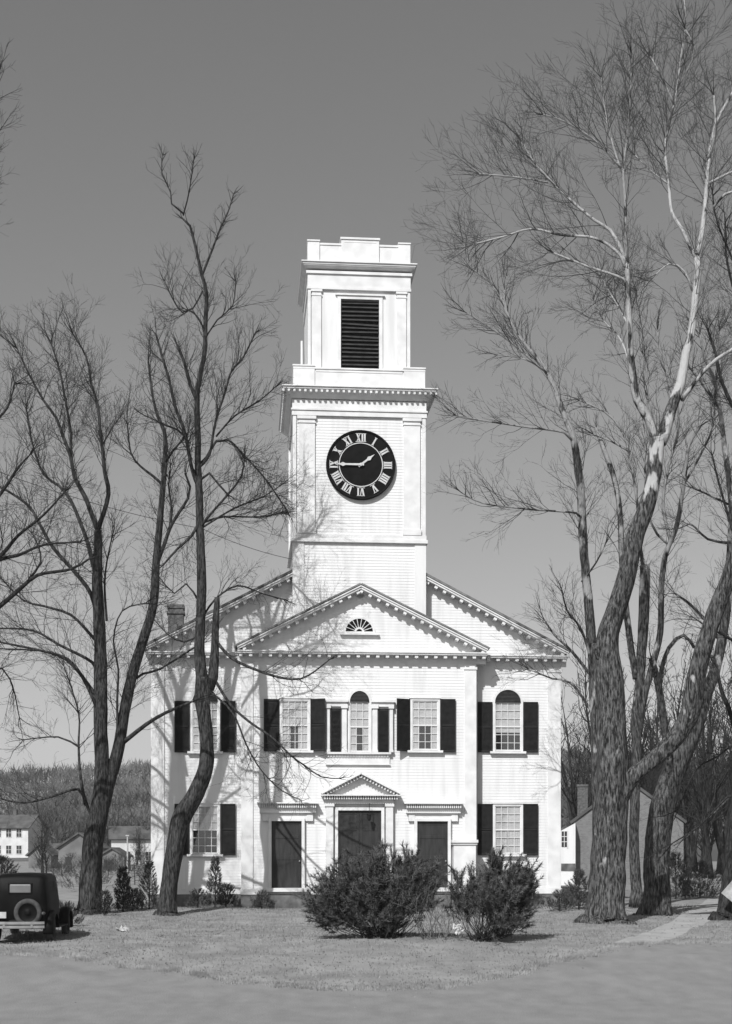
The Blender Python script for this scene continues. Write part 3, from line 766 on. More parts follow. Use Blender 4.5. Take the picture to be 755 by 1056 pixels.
for x0, x1, hx0, hx1 in ((280, 311, 265, 328), (430, 461.5, 416, 477)):
    d = door(X(x0, 0, 880), X(x1, 0, 880), Z(915.5), Z(847), 1, 0)
    b = MB(); a, c = X(hx0), X(hx1); zt, zb2 = Z(828), Z(836)
    b.box(a, c, -.42, 0, zt - .05, zt)
    n = 26
    for i in range(n + 1): x = a + .12 + (c - a - .24) * i / n; b.box(x - .026, x + .026, -.34, 0, zt - .21, zt - .05)
    b.box(a + .1, c - .1, -.2, 0, zb2 - .1, zt - .2)
    for e in (a + .2, c - .45): b.box(e, e + .25, -.12, 0, zb2 - .42, zb2 - .1)
    b.box(a + .2, c - .2, -.09, 0, zb2 - .42, zb2 - .1)
    b.build('door_hood', M['trim'], church, bevel=.004)
    b = MB(); b.box(X(x0) - .2, X(x1) + .2, -.35, 0, Z(919.5), Z(915.5)); b.build('doorstep', M['trim'], church, bevel=.01)
    b = MB(); b.box(X(x0) - .35, X(x1) + .35, -.75, -.065, -.4, Z(923)); b.build('stone_step', M['found'], church, bevel=.02)
# centre door with its pediment
door(X(348.5, 0, 870), X(393, 0, 870), Z(916), Z(836), 2, 0)
for a, c in ((336, 343.5), (397.5, 405)):
    b = MB(); b.box(X(a), X(c), -.22, 0, zB, Z(829)); b.box(X(a) - .04, X(c) + .04, -.26, 0, Z(832), Z(829)); b.box(X(a) - .04, X(c) + .04, -.26, 0, zB, zB + .3); b.build('door_pilaster', M['trim'], church, bevel=.008)
b = MB(); a, c, ap = X(331), X(412), X(371.5); zt = Z(820)
b.box(X(336) - .02, X(405) + .02, -.24, 0, Z(829), zt - .16)
b.box(a, c, -.5, 0, zt - .045, zt)
n = 30
for i in range(n + 1): x = a + .14 + (c - a - .28) * i / n; b.box(x - .026, x + .026, -.42, 0, zt - .18, zt - .045)
za = Z(797.5)
b.prism([(a + .2, zt), (c - .2, zt), (ap, za - .2)], -.2, 0)
for P0, P1 in (((a - .01, zt + .06), (ap, za)), ((ap, za), (c + .01, zt + .06))):
    A = Vector((P0[0], 0, P0[1])); u = Vector((P1[0], 0, P1[1])) - A; L = u.length; u.normalize(); wv = Vector((-u.z, 0, u.x)); o = Vector((0, -1, 0))
    b.obox(A, u, o, wv, (0, L), (0, .52), (-.05, 0)); b.obox(A, u, o, wv, (0, L), (0, .3), (-.17, -.05))
    n = 13
    for i in range(n): s = L * (i + .7) / (n + .6); b.obox(A, u, o, wv, (s - .026, s + .026), (0, .44), (-.17, -.05))
b.build('door_pediment', M['trim'], church)
b = MB(); b.box(X(340) - .1, X(401) + .1, -1.1, -.065, -.4, zB - .02); b.build('stone_step', M['found'], church, bevel=.02)
b = MB(); c0 = Vector((X(380), -.4, Z(843))); b.tube([c0 + Vector((0, 0, .55)), c0 + Vector((0, 0, .12))], [.012, .012], 6); b.lathe([(0, .14), (.1, .1), (.08, .08), (.06, -.1), (.03, -.14), (0, -.15)], 'z', c0, 10)
b.build('lantern', M['dark_paint'], church)
# boxed entry cap beside the right door
b = MB(); a, c = X(466, -.5), X(493, -.5); zt = Z(866, -.5)
b.box(a + .08, c - .08, -.5, .0, zB - .25, zt - .12); b.box(a, c, -.6, .0, zt - .12, zt); b.box(a + .03, c - .03, -.55, 0, zt - .2, zt - .12)
b.build('corner_box', M['trim'], church, bevel=.01)

# ------------------------------------------------------------ trees
def nrand(r): return Vector((r.gauss(0, 1), r.gauss(0, 1), r.gauss(0, 1)))
def grow(mbs, r, start, dirn, L, rad, level, cfg):
    """a branch and its own branches; thick ones go to the limb mesh, thin ones to the twig mesh"""
    segs = 5 if L > .8 else 3
    pts = [start.copy()]; d = dirn.normalized(); p = start.copy(); rr = [rad]
    for i in range(segs):
        d = (d + nrand(r) * cfg['wander'] + Vector((0, 0, cfg['up'] * (1 if level < 3 else .8)))).normalized()
        p = p + d * (L / segs); pts.append(p.copy()); rr.append(max(cfg['rmin'], rad * (1 - (i + 1) / segs * .75)))
    mb = mbs[0] if rad > .03 else mbs[1]
    mb.tube(pts, rr, 5 if rad > .03 else 3, cap=False)
    if level >= cfg['levels']: return
    n = max(2, int(L * cfg['dens'][level] + r.random()))
    for k in range(n):
        t = r.uniform(.2, 1); i = min(int(t * segs), segs - 1); u = t * segs - i
        q = pts[i].lerp(pts[i + 1], u); tn = (pts[i + 1] - pts[i]).normalized()
        ax = tn.cross(nrand(r)).normalized()
        an = r.uniform(.35, .85)
        nd = (tn * math.cos(an) + ax * math.sin(an)).normalized()
        cr = max(cfg['rmin'], (rr[i] * (1 - u) + rr[i + 1] * u) * r.uniform(.5, .7))
        cl = L * r.uniform(.35, .62) * (1 - .25 * t)
        if cl < .18: continue
        grow(mbs, r, q, nd, cl, cr, level + 1, cfg)
def tree(name, label, D, limbs, barkm, twigm, seed, cfg=None, group=None, flare=1.0, drift=2.2, cat='tree'):
    """limbs: [(pts[(px,py)..], w0, w1, spawn)] traced in the 755 frame; widths in px. Each gets its own depth drift."""
    r = random.Random(seed)
    base = limbs[0][0][0]
    P0 = W(base[0], base[1], D); P0.z = ground_z(P0.x, D) - .02
    root = empty(name, P0, 0, label, cat, group)
    c = dict(wander=.16, up=.05, rmin=.0038, levels=3, dens=[0, 3.0, 5.5, 7], n=1.0, blen=2.4)
    if cfg: c.update(cfg)
    trunk = MB(); twigs = MB(); fine = [trunk, twigs]
    known = []           # (px, py, depth)
    for li, L in enumerate(limbs):
        pts, w0, w1, sp = L[:4]
        k = len(pts)
        if li == 0: d0 = D
        else:
            q = min(known, key=lambda a: (a[0] - pts[0][0]) ** 2 + (a[1] - pts[0][1]) ** 2); d0 = q[2]
        dd = 0 if li == 0 else r.uniform(-1, 1) * drift * min(1, math.hypot(pts[-1][0] - pts[0][0], pts[-1][1] - pts[0][1]) / 90)
        if len(L) > 4: dd = L[4]
        # resample the traced line smoothly
        ws = L[5] if len(L) > 5 else None
        res = []
        for i in range(k - 1):
            p_1 = pts[max(i - 1, 0)]; p0 = pts[i]; p1 = pts[i + 1]; p2 = pts[min(i + 2, k - 1)]
            m = max(1, int(math.hypot(p1[0] - p0[0], p1[1] - p0[1]) / (2.5 if w0 >= 14 else 8)))
            for j in range(m):
                t = j / m
                f_ = lambda a, b_, c_, d_: .5 * ((2 * b_) + (-a + c_) * t + (2 * a - 5 * b_ + 4 * c_ - d_) * t * t + (-a + 3 * b_ - 3 * c_ + d_) * t ** 3)
                res.append((f_(p_1[0], p0[0], p1[0], p2[0]), f_(p_1[1], p0[1], p1[1], p2[1]), (i + t) / (k - 1)))
        res.append((pts[-1][0], pts[-1][1], 1.0))
        P = []; Rr = []
        for (x, y_, t) in res:
            d = d0 + dd * t
            if ws:
                tt = t * (len(ws) - 1); i = min(int(tt), len(ws) - 2); wd = ws[i] + (ws[i + 1] - ws[i]) * (tt - i)
            else: wd = w0 + (w1 - w0) * t
            P.append(W(x, y_, d) - P0); Rr.append(max(.008, wd / 2 * d / F)); known.append((x, y_, d))
        for p in (P[1:-1] if w0 < 14 else []):
            j_ = Rr[0] * .05; p += Vector((r.uniform(-j_, j_), r.uniform(-j_, j_), 0))
        if li == 0:
            # root flare into the ground
            fl = []; fr = []
            gb_ = P[0]
            fl.append(gb_ + Vector((0, 0, -.35))); fr.append(Rr[0] * 1.5 * flare)
            fl.append(gb_ + Vector((0, 0, .02))); fr.append(Rr[0] * 1.28 * flare)
            fl.append(gb_ + (P[1] - gb_) * .6 + Vector((0, 0, .1))); fr.append(Rr[0] * 1.1)
            P = fl + P[1:]; Rr = fr + Rr[1:]
        big = Rr[0] > .16
        n_0 = len(trunk.v)
        trunk.tube(P, Rr, 40 if w0 >= 14 else (12 if big else 6), cap=True, jit=.05 if Rr[0] > .2 else 0)
        if w0 >= 14:      # furrows and burls
            sd = 40; off = Vector((seed * 7.3, li * 3.1, 0))
            for i in range(len(P)):
                for j in range(sd):
                    v_ = Vector(trunk.v[n_0 + i * sd + j]); d_ = v_ - P[i]; rr_ = max(d_.length, 1e-4)
                    an_ = 2 * math.pi * j / sd; q_ = Vector((math.cos(an_) * Rr[i] * 9, math.sin(an_) * Rr[i] * 9, v_.z * 1.6)) + off
                    a_ = abs(mnoise.noise(q_)) * 2 - .5 ; b2 = mnoise.noise(v_ * 1.3 + off)
                    if li == 0 and v_.z < 1.3: d_ = d_ * (1 + .42 * (1 - max(0, v_.z) / 1.3) ** 3 * max(-.25, math.sin(an_ * 5 + seed) * .7 + math.sin(an_ * 3 + seed * 2) * .4))
                    v_ = P[i] + d_ * (1 + (.05 * Rr[i] ** .3 * a_ + .09 * b2)); trunk.v[n_0 + i * sd + j] = tuple(v_)
        # side branches
        if sp > 0:
            tot = sum((P[i + 1] - P[i]).length for i in range(len(P) - 1))
            n = int(tot * sp * c['n'] * 2.4 * 1.0 + r.random())
            for _ in range(n):
                t = r.uniform(.15 if li else .5, 1) ** .8; i = min(int(t * (len(P) - 1)), len(P) - 2); u = r.random()
                q = P[i].lerp(P[i + 1], u); tn = (P[i + 1] - P[i]).normalized()
                ax = tn.cross(nrand(r)).normalized(); an = r.uniform(.4, 1.0)
                nd = (tn * math.cos(an) + ax * math.sin(an) + Vector((0, 0, .15))).normalized()
                cr = min(Rr[i] * .6, r.uniform(.008, .018))
                cr *= 1; sc_ = 1.0 if res[min(i, len(res) - 1)][1] > c.get('topcut', -999) else .5
                grow(fine, r, q, nd, sc_ * c['blen'] * r.uniform(.35, 1.1) * (1 - .45 * t), cr, 1, c)
            # tip spray
            for _ in range(3):
                tn = (P[-1] - P[-2]).normalized(); nd = (tn + nrand(r) * .3).normalized()
                grow(fine, r, P[-1], nd, (.5 if 'topcut' in c else 1) * c['blen'] * r.uniform(.25, .55), min(Rr[-1], .02), 1, c)
    tk = trunk.build('trunk', barkm, root, smooth=True)
    cr = twigs.build('crown', twigm, root)
    return root

TW = M['twig']
tree('shade_tree', 'tall bare forked tree between the black car and the church, left of the crooked one', 52.5, [
    ([(93, 941), (94, 900), (96, 868), (100, 848), (104, 822), (105, 791), (104, 759), (104, 719), (104, 679), (102, 640), (100, 600), (101, 577), (101, 547)], 30, 8, .25, 0, [25, 22, 20, 20, 18, 15, 14, 14, 13, 12, 11, 9, 8]),
    ([(102, 850), (109, 822), (117, 791), (123, 767), (131, 719), (139, 687), (149, 656), (159, 620), (161, 583), (164, 547), (167, 512), (170, 476), (170, 448), (162, 427), (157, 405), (153, 373)], 15, 2, .8, 1.0, [14, 13, 13, 12, 11, 10.5, 10, 9, 8, 7, 6, 5, 4, 3, 2.5, 2]),
    ([(101, 547), (104, 537), (112, 510), (108, 486), (106, 465), (103, 441), (101, 419), (94, 395), (89, 368), (75, 344)], 6, 1.5, 1.3),
    ([(101, 547), (97, 537), (88, 513), (77, 492), (73, 471), (65, 450), (58, 431), (45, 413), (30, 386), (18, 360)], 6, 1.5, 1.3),
    ([(73, 471), (73, 447), (68, 416), (61, 380), (52, 352)], 3.5, 1.5, 1.4),
    ([(100, 600), (91, 562), (82, 537), (73, 516), (61, 501), (45, 489), (33, 456), (27, 419)], 5, 1.5, 1.2),
    ([(101, 640), (94, 613), (79, 592), (55, 565), (39, 537), (30, 522), (9, 507), (-8, 498)], 5, 2, 1.1),
    ([(103, 665), (92, 653), (73, 634), (45, 625), (24, 619), (0, 595)], 4, 1.5, .9),
    ([(104, 700), (95, 683), (61, 665), (33, 650), (-6, 648)], 4, 1.5, .9),
    ([(104, 725), (85, 698), (70, 680), (42, 671), (-6, 661)], 5, 2, .8),
    ([(104, 745), (95, 719), (79, 691), (52, 673), (0, 669)], 4, 1.5, .8),
    ([(128, 765), (151, 747), (171, 735), (197, 724)], 5, 2.5, .2, -2),
    ([(97, 850), (91, 834), (81, 814), (52, 822), (24, 828), (-6, 822)], 4, 1.5, .7),
    ([(88, 830), (83, 800), (81, 767), (81, 735), (66, 687)], 4, 1, .8),
    ([(81, 770), (60, 760), (24, 763)], 2.5, 1, .8),
    ([(161, 583), (170, 560), (175, 545), (185, 528), (194, 514), (196, 502), (191, 488)], 5, 2, .6),
    ([(175, 545), (177, 524), (174, 500), (176, 480)], 3, 1.2, .8),
    ([(168, 500), (158, 491), (145, 481), (135, 467), (131, 435)], 3.5, 1.2, 1.1),
    ([(170, 478), (178, 465), (188, 454)], 3, 2, .9),
    ([(121, 775), (121, 720), (122, 690), (117, 660), (126, 630), (150, 622)], 3, 1.2, .6),
    ([(115, 795), (125, 740), (140, 700), (165, 690), (200, 668)], 4, 2, .5),
    ([(110, 640), (108, 600), (112, 570), (118, 545)], 3, 1, 1.0),
], M['bark_grey'], M['twig'], 1, dict(n=2.2, blen=2.9, rmin=.0034))

tree('shade_tree', 'crooked bare tree with a snapped-off stub, leaning before the left wing of the church', 52.7, [
    ([(172, 944), (175, 910), (182, 868), (188, 842), (202, 818), (212, 790), (213, 765), (211, 741), (209, 719), (211, 699)], 24, 18, .05, 0, [20, 17, 18, 20, 18, 15, 14, 14, 16, 17]),
    ([(209, 705), (206, 671), (207, 640), (208, 600), (207, 571), (206, 536), (205, 500), (204, 476), (204, 441), (203, 413), (206, 389), (211, 361), (212, 329), (213, 303), (208, 283), (202, 257), (196, 233), (189, 226)], 11, 2, .8, .5, [13, 11, 10, 10, 9, 8, 7.5, 6.5, 6, 5.5, 5, 4.5, 4.5, 4, 3.5, 3, 2.5, 2]),
    ([(215, 710), (220, 699), (222, 660), (224, 616)], 11, 6, 0, 0.1, [13, 11, 8, 5.5]),
    ([(189, 220), (177, 210), (176, 198), (167, 178), (168, 160)], 2, 1, 1.4),
    ([(189, 222), (195, 198), (200, 163)], 1.6, 1, 1.5),
    ([(208, 285), (219, 257), (227, 236), (235, 219), (241, 200)], 3, 1, 1.5),
    ([(204, 500), (198, 484), (191, 448), (180, 417), (175, 394), (168, 370), (161, 345)], 4.5, 2.2, 1.1),
    ([(204, 415), (196, 396), (190, 373), (183, 356)], 4, 3, .8),
    ([(207, 545), (212, 536), (235, 510), (249, 491), (252, 472)], 3, 1.5, 1.1),
    ([(206, 495), (216, 488), (226, 500), (235, 510)], 3, 2, .6),
    ([(205, 480), (213, 472), (223, 455), (236, 454), (254, 472), (273, 493), (296, 526)], 3.5, 1.2, 1.5),
    ([(207, 540), (230, 533), (268, 533), (292, 528)], 2.5, 1, 1.5),
    ([(205, 482), (216, 469), (222, 436), (232, 405), (239, 382), (250, 370), (263, 344)], 3, 1.4, 1.3),
    ([(223, 450), (242, 429), (268, 413), (285, 398)], 2.2, 1, 1.5),
    ([(207, 545), (242, 524), (272, 512), (290, 500)], 2.2, 1, 1.6),
    ([(203, 490), (197, 481), (191, 450), (173, 439), (148, 428)], 3, 1.2, 1.3),
    ([(207, 535), (198, 552), (183, 566), (168, 583)], 4, 2, .5),
    ([(209, 300), (199, 318), (188, 322), (178, 308), (170, 290)], 2, .9, 1.5),
    ([(211, 350), (224, 330), (240, 315), (243, 290)], 2, .9, 1.5),
    ([(211, 340), (200, 322), (189, 318)], 2, .9, 1.3),
    ([(222, 660), (238, 678), (262, 690), (290, 699), (310, 700), (325, 692), (340, 680)], 3.5, 1.4, .5, -1.5),
    ([(221, 700), (238, 727), (258, 745), (280, 760), (301, 780), (315, 790), (331, 801), (350, 803)], 3.2, 1, .7, -1.0),
    ([(219, 715), (240, 735), (255, 770), (270, 795), (290, 815), (310, 825)], 2.5, 1, .7, -1.5),
    ([(207, 640), (222, 618), (245, 604), (270, 612), (292, 618)], 2.6, 1, 1.0),
    ([(205, 620), (192, 602), (180, 612), (165, 596)], 2.4, 1, 1.0),
    ([(206, 655), (190, 662), (174, 655), (160, 640)], 2.4, 1, .8),
], M['bark_grey'], M['twig'], 2, dict(n=2.3, blen=2.4, rmin=.0034, topcut=300))

tree('old_tree', 'massive furrowed tree with a heavy arm reaching right, beside the right corner of the church', 47.5, [
    ([(624, 950), (627, 915), (629, 880), (630, 848), (631, 816), (631, 780), (631, 744), (630, 708), (627, 679), (628, 654), (636, 628), (646, 594), (654, 556), (665, 527), (673, 498), (677, 466), (678, 452)], 44, 14, .12, 0, [40, 37, 36, 34, 34, 32, 29, 28, 26, 22, 20, 19, 18, 17, 16, 16, 15]),
    ([(640, 822), (653, 801), (675, 783), (696, 762), (711, 738), (714, 719), (721, 683), (736, 636), (750, 600), (764, 550), (775, 500)], 16, 12, .15, -1.5, [18, 17, 17, 18, 20, 20, 18, 17, 15, 13, 10]),
    ([(677, 455), (669, 433), (657, 412), (652, 385), (650, 359), (649, 327), (648, 301), (647, 271)], 9, 5, .7, -.8, [10, 9, 8.5, 8, 7, 6, 5.5, 5]),
    ([(681, 456), (685, 448), (691, 425), (702, 396), (706, 372), (714, 338), (717, 311), (720, 279), (719, 266)], 13, 6, .7, .8, [14, 13, 12, 10, 9, 8, 7.5, 7, 6]),
    ([(646, 272), (640, 256), (629, 237), (613, 227), (586, 204), (561, 179), (548, 163), (538, 146)], 4.5, 1.6, 1.4),
    ([(645, 275), (640, 263), (615, 246), (578, 242), (548, 236), (519, 244), (488, 252)], 4, 1.4, 1.4),
    ([(647, 300), (644, 288), (607, 275), (571, 261)], 3.2, 2, .9),
    ([(647, 271), (645, 240), (645, 209), (643, 175), (648, 133), (651, 83), (651, 54)], 4, 1, 1.5),
    ([(643, 180), (639, 171), (630, 142), (623, 108), (620, 80)], 2.6, 1, 1.7),
    ([(640, 173), (615, 146), (582, 125), (560, 118)], 2.4, 1, 1.7),
    ([(565, 188), (536, 183), (494, 179)], 2, 1, 1.8),
    ([(719, 266), (714, 258), (702, 234), (693, 219), (690, 192), (686, 154), (690, 129), (697, 100), (701, 67), (707, 29), (705, -5)], 4.5, 1.3, 1.2),
    ([(695, 108), (692, 100), (682, 79), (671, 58)], 2.2, 1.2, 1.2),
    ([(699, 90), (714, 62), (716, 48), (707, 30)], 2.2, 1, 1.2),
    ([(719, 262), (723, 245), (727, 216), (729, 188), (732, 158), (738, 129), (755, 96), (770, 70)], 6, 2.5, 1.0),
    ([(729, 165), (735, 150), (738, 121), (736, 98)], 3, 2, .9),
    ([(704, 412), (706, 409), (724, 385), (740, 370), (760, 358)], 5, 3.5, .8),
    ([(714, 300), (706, 280), (690, 272), (670, 290)], 2.5, 1, 1.3),
    ([(650, 340), (640, 320), (628, 300), (620, 285)], 2.2, 1, 1.6),
    ([(651, 380), (640, 350), (622, 330), (612, 310)], 2.4, 1, 1.6),
    ([(690, 190), (670, 175), (655, 160)], 1.8, 1, 1.4),
    ([(626, 690), (617, 676), (612, 664)], 8, 5, 0),
    ([(729, 190), (745, 182), (765, 172)], 3, 2, 1.2),
    ([(735, 215), (748, 200), (765, 196)], 3, 2, 1.2),
], M['bark_pale'], M['twig_pale'], 3, dict(n=1.7, blen=3.1, rmin=.0035, wander=.12))

tree('old_tree', 'thick grey tree standing just behind the massive one, beside the concrete walk', 51.5, [
    ([(677, 947), (678, 915), (678, 888), (680, 860), (683, 834), (690, 808), (702, 780), (716, 752), (726, 722), (738, 690), (748, 640), (752, 590), (754, 520), (746, 450)], 30, 6, .25, 0, [32, 27, 26, 26, 26, 24, 21, 17, 13, 11, 9, 8, 6, 5]),
    ([(692, 812), (689, 780), (684, 740), (678, 700), (672, 680)], 10, 6, .4),
    ([(746, 450), (743, 425), (738, 395), (727, 370), (722, 345)], 5, 2, 1.0),
    ([(746, 452), (743, 425), (727, 399), (714, 383)], 4, 2, 1.0),
    ([(684, 745), (681, 700), (690, 668), (705, 655), (716, 668)], 5, 3, .6),
    ([(742, 660), (728, 640), (708, 620), (696, 612)], 4, 2, .8),
    ([(752, 560), (730, 556), (712, 540), (700, 545)], 3, 1.2, 1.0),
    ([(751, 520), (735, 512), (716, 504)], 2.6, 1.4, 1.0),
    ([(690, 800), (690, 870), (721, 852), (755, 820)], 0.1, 1.8, .1),
], M['bark_mottle'], M['twig_pale'], 4, dict(n=1.5, blen=2.4, rmin=.0034))

tree('slender_tree', 'slim leaning tree with a kinked top, rising between the tower and the massive tree', 55.5, [
    ([(620, 931), (618, 860), (616, 770), (613, 700), (609, 640), (605, 600), (601, 550), (599, 509), (595, 475), (592, 454), (582, 429), (573, 404), (561, 379), (544, 358), (530, 338), (515, 304)], 12, 2, 1.0, 0, [15, 13, 12, 11, 10, 9, 9, 8.5, 8, 7, 6, 5.5, 5, 4, 3, 2]),
    ([(601, 535), (594, 529), (544, 525), (498, 519), (476, 508)], 2.8, 1, 1.9),
    ([(592, 456), (582, 446), (540, 440), (494, 433), (470, 428)], 2.8, 1, 1.9),
    ([(565, 385), (557, 379), (528, 354), (498, 333), (480, 322)], 2.8, 1, 1.6),
    ([(562, 382), (540, 370), (512, 366)], 2, 1, 1.8),
    ([(515, 306), (505, 290), (486, 276), (478, 250)], 2, .9, 1.8),
    ([(531, 340), (520, 310), (523, 285)], 2, .9, 1.8),
    ([(612, 700), (590, 672), (572, 655), (562, 640)], 3.5, 1.5, 1.4),
    ([(612, 690), (600, 650), (585, 630), (580, 610)], 3, 1.3, 1.4),
    ([(614, 740), (590, 705), (570, 700), (545, 690)], 3, 1.2, 1.2),
    ([(600, 600), (615, 580), (625, 560)], 2.4, 1, 1.2),
], M['bark_mottle'], M['twig'], 5, dict(n=1.1, blen=2.7, rmin=.0035, wander=.12))

tree('slender_tree', 'mottled broken-topped tree seen in the gap between the two old trees', 57, [
    ([(657, 926), (654, 870), (655, 830), (657, 773), (656, 744), (660, 708), (662, 672), (664, 640), (665, 612), (665, 583)], 12, 10, .3, 0, [12, 10, 10, 10, 10, 10, 10, 11, 11, 10]),
    ([(658, 760), (664, 720), (672, 690), (681, 652), (682, 610), (686, 573), (697, 546), (702, 520), (707, 488), (710, 461), (722, 440)], 8, 3, .9),
    ([(656, 700), (647, 640), (641, 571), (640, 534), (634, 496), (621, 458), (615, 442)], 7, 4.5, .6),
    ([(664, 600), (660, 555), (657, 517), (649, 467), (640, 442), (624, 425), (598, 413)], 3.5, 1.4, 1.3),
    ([(648, 465), (630, 455), (612, 448)], 2, 1, 1.2),
    ([(692, 560), (684, 520), (690, 480), (700, 440), (695, 400), (680, 370), (678, 340)], 3.5, 1.2, 1.3),
    ([(690, 562), (672, 540), (665, 480), (668, 400), (662, 340), (656, 300)], 2.8, 1.2, 1.3),
    ([(705, 500), (722, 470), (735, 440), (738, 400), (742, 340)], 2.8, 1.2, 1.4),
], M['bark_mottle'], M['twig'], 6, dict(n=1.5, blen=2.4, rmin=.0034))

tree('old_tree', 'tree trunk at the right edge with a white board against it', 49.5, [
    ([(752, 947), (756, 915), (760, 870), (764, 800), (772, 700), (780, 560), (790, 420)], 24, 8, .1, 0, [27, 24, 22, 20, 17, 14, 10]),
    ([(766, 790), (755, 740), (744, 712), (740, 690)], 6, 3, .8),
    ([(762, 850), (755, 820), (721, 852), (693, 870)], 3, 1.2, .5),
    ([(766, 760), (740, 780), (718, 794), (700, 834)], 3, 1, .8),
    ([(772, 690), (755, 660), (735, 650), (720, 640)], 4, 1.4, 1.2),
    ([(778, 600), (760, 560), (742, 500), (735, 470)], 4, 1.4, 1.2),
    ([(783, 500), (765, 440), (745, 395), (738, 364), (730, 340)], 5, 2, 1.2),
    ([(788, 430), (765, 330), (750, 270), (748, 230)], 4, 1.5, 1.3),
    ([(788, 420), (775, 340), (760, 280), (740, 230), (735, 200)], 3, 1.2, 1.3),
], M['bark_dark'], M['twig'], 7, dict(n=1.6, blen=2.6, rmin=.0034))

tree('shade_tree', 'bare tree rising outside the left edge, its limbs reaching in above the black car', 46, [
    ([(-60, 960), (-58, 880), (-56, 780), (-58, 700), (-50, 640), (-42, 560), (-40, 470), (-36, 350)], 26, 8, .1, 0, [28, 26, 24, 20, 17, 13, 10, 7]),
    ([(-50, 650), (-10, 632), (21, 607), (39, 593), (73, 587), (91, 577)], 6, 2, 1.0),
    ([(-45, 600), (0, 577), (18, 573), (45, 562), (82, 559)], 5, 1.5, 1.0),
    ([(-50, 620), (0, 574), (18, 553), (45, 531), (67, 507)], 5, 1.5, 1.2),
    ([(-42, 560), (0, 510), (18, 483), (30, 470)], 5, 1.5, 1.3),
    ([(30, 597), (42, 580), (39, 562), (33, 550)], 3, 1, 1.0),
    ([(-41, 480), (-10, 440), (8, 420), (15, 395)], 4, 1.2, 1.3),
    ([(-56, 740), (-10, 690), (10, 700), (20, 740)], 3, 1, 1.1),
    ([(-36, 350), (-30, 250), (-20, 170), (-8, 110), (-2, 80)], 6, 1, 1.3),
], M['bark_dark'], M['twig'], 8, dict(n=1.8, blen=2.5, rmin=.0034))

# background trees: three built, then copied
def bg_tree(name, label, h, seed, dens=1.0, group=None, stems=1, cat='tree', rm=.012):
    r = random.Random(seed); root = empty(name, (0, 0, 0), 0, label, cat, group); a = MB(); t = MB()
    cfg = dict(wander=.14, up=.09, rmin=rm, levels=3, dens=[0, 1.2 * dens, 2.0 * dens, 3 * dens], n=1, blen=3)
    for s in range(stems):
        x = r.uniform(-.6, .6) if stems > 1 else 0; p = Vector((x, r.uniform(-.4, .4) if stems > 1 else 0, -.2)); pts = [p.copy()]; d = Vector((r.uniform(-.15, .15), r.uniform(-.15, .15), 1)).normalized(); rr = [h * .014]
        hh = h * r.uniform(.75, 1)
        for i in range(9):
            d = (d + nrand(r) * .06 + Vector((0, 0, .08))).normalized(); p = p + d * hh / 9; pts.append(p.copy()); rr.append(max(.015, h * .014 * (1 - (i + 1) / 9.5)))
        a.tube(pts, rr, 7, cap=True)
        for k in range(int(20 * dens)):
            tt = r.uniform(.2, 1); i = min(int(tt * 9), 8); q = pts[i].lerp(pts[i + 1], tt * 9 - i); an = r.uniform(.4, .9); tn = (pts[i + 1] - pts[i]).normalized(); ax = tn.cross(nrand(r)).normalized()
            grow([a, t], r, q, tn * math.cos(an) + ax * math.sin(an), hh * .34 * (1.15 - tt * .75), rr[i] * .5, 1, cfg)
    a.build('trunk', M['bark_dark'], root, smooth=True); t.build('crown', M['twig'], root)
    return root
GR = 'bare trees in the wood behind the brick house'
protos = [bg_tree('woodland_tree', None, 13, 21, 1.0), bg_tree('woodland_tree', None, 11, 22, 1.1, stems=2), bg_tree('woodland_tree', None, 14, 23, .9), bg_tree('woodland_tree', None, 9, 24, 1.2, stems=3)]
rb = random.Random(77); used = [False] * 4
def place_bg(px, D, s, k, label, group):
    global used
    o = protos[k] if not used[k] else copy_tree(protos[k]); used[k] = True
    x = (px - CX) / F * D; o.location = (x, D, ground_z(x, D) - .1); o.scale = (s, s, s); o.rotation_euler.z = rb.uniform(0, 6.28)
    for key in ('label', 'category', 'group'):
        if key in o: del o[key]
    tag(o, label, 'tree', group)
    return o
for i in range(46):
    kk = rb.choice((0, 1, 2, 3)); px = 588 + 190 * (i + rb.random()) / 46; D = rb.uniform(108, 150)
    place_bg(px, D, rb.uniform(1.0, 1.65) * (1 if px > 640 else .75), kk, ['tall single-stemmed bare tree', 'twin-stemmed bare tree', 'very tall slim bare tree', 'low many-stemmed bare tree'][kk] + ' in the wood behind the brick house', GR)
GL = 'bare trees among the distant houses left of the church'
for i in range(22):
    kk = rb.choice((0, 1, 2, 3)); px = -15 + 175 * (i + rb.random()) / 22; D = rb.uniform(120, 300)
    if px < 42 and D < 280: continue
    place_bg(px, D, rb.uniform(.6, 1.0), kk, ['tall single-stemmed bare tree', 'twin-stemmed bare tree', 'very tall slim bare tree', 'low many-stemmed bare tree'][kk] + ' among the distant houses left of the church', GL)

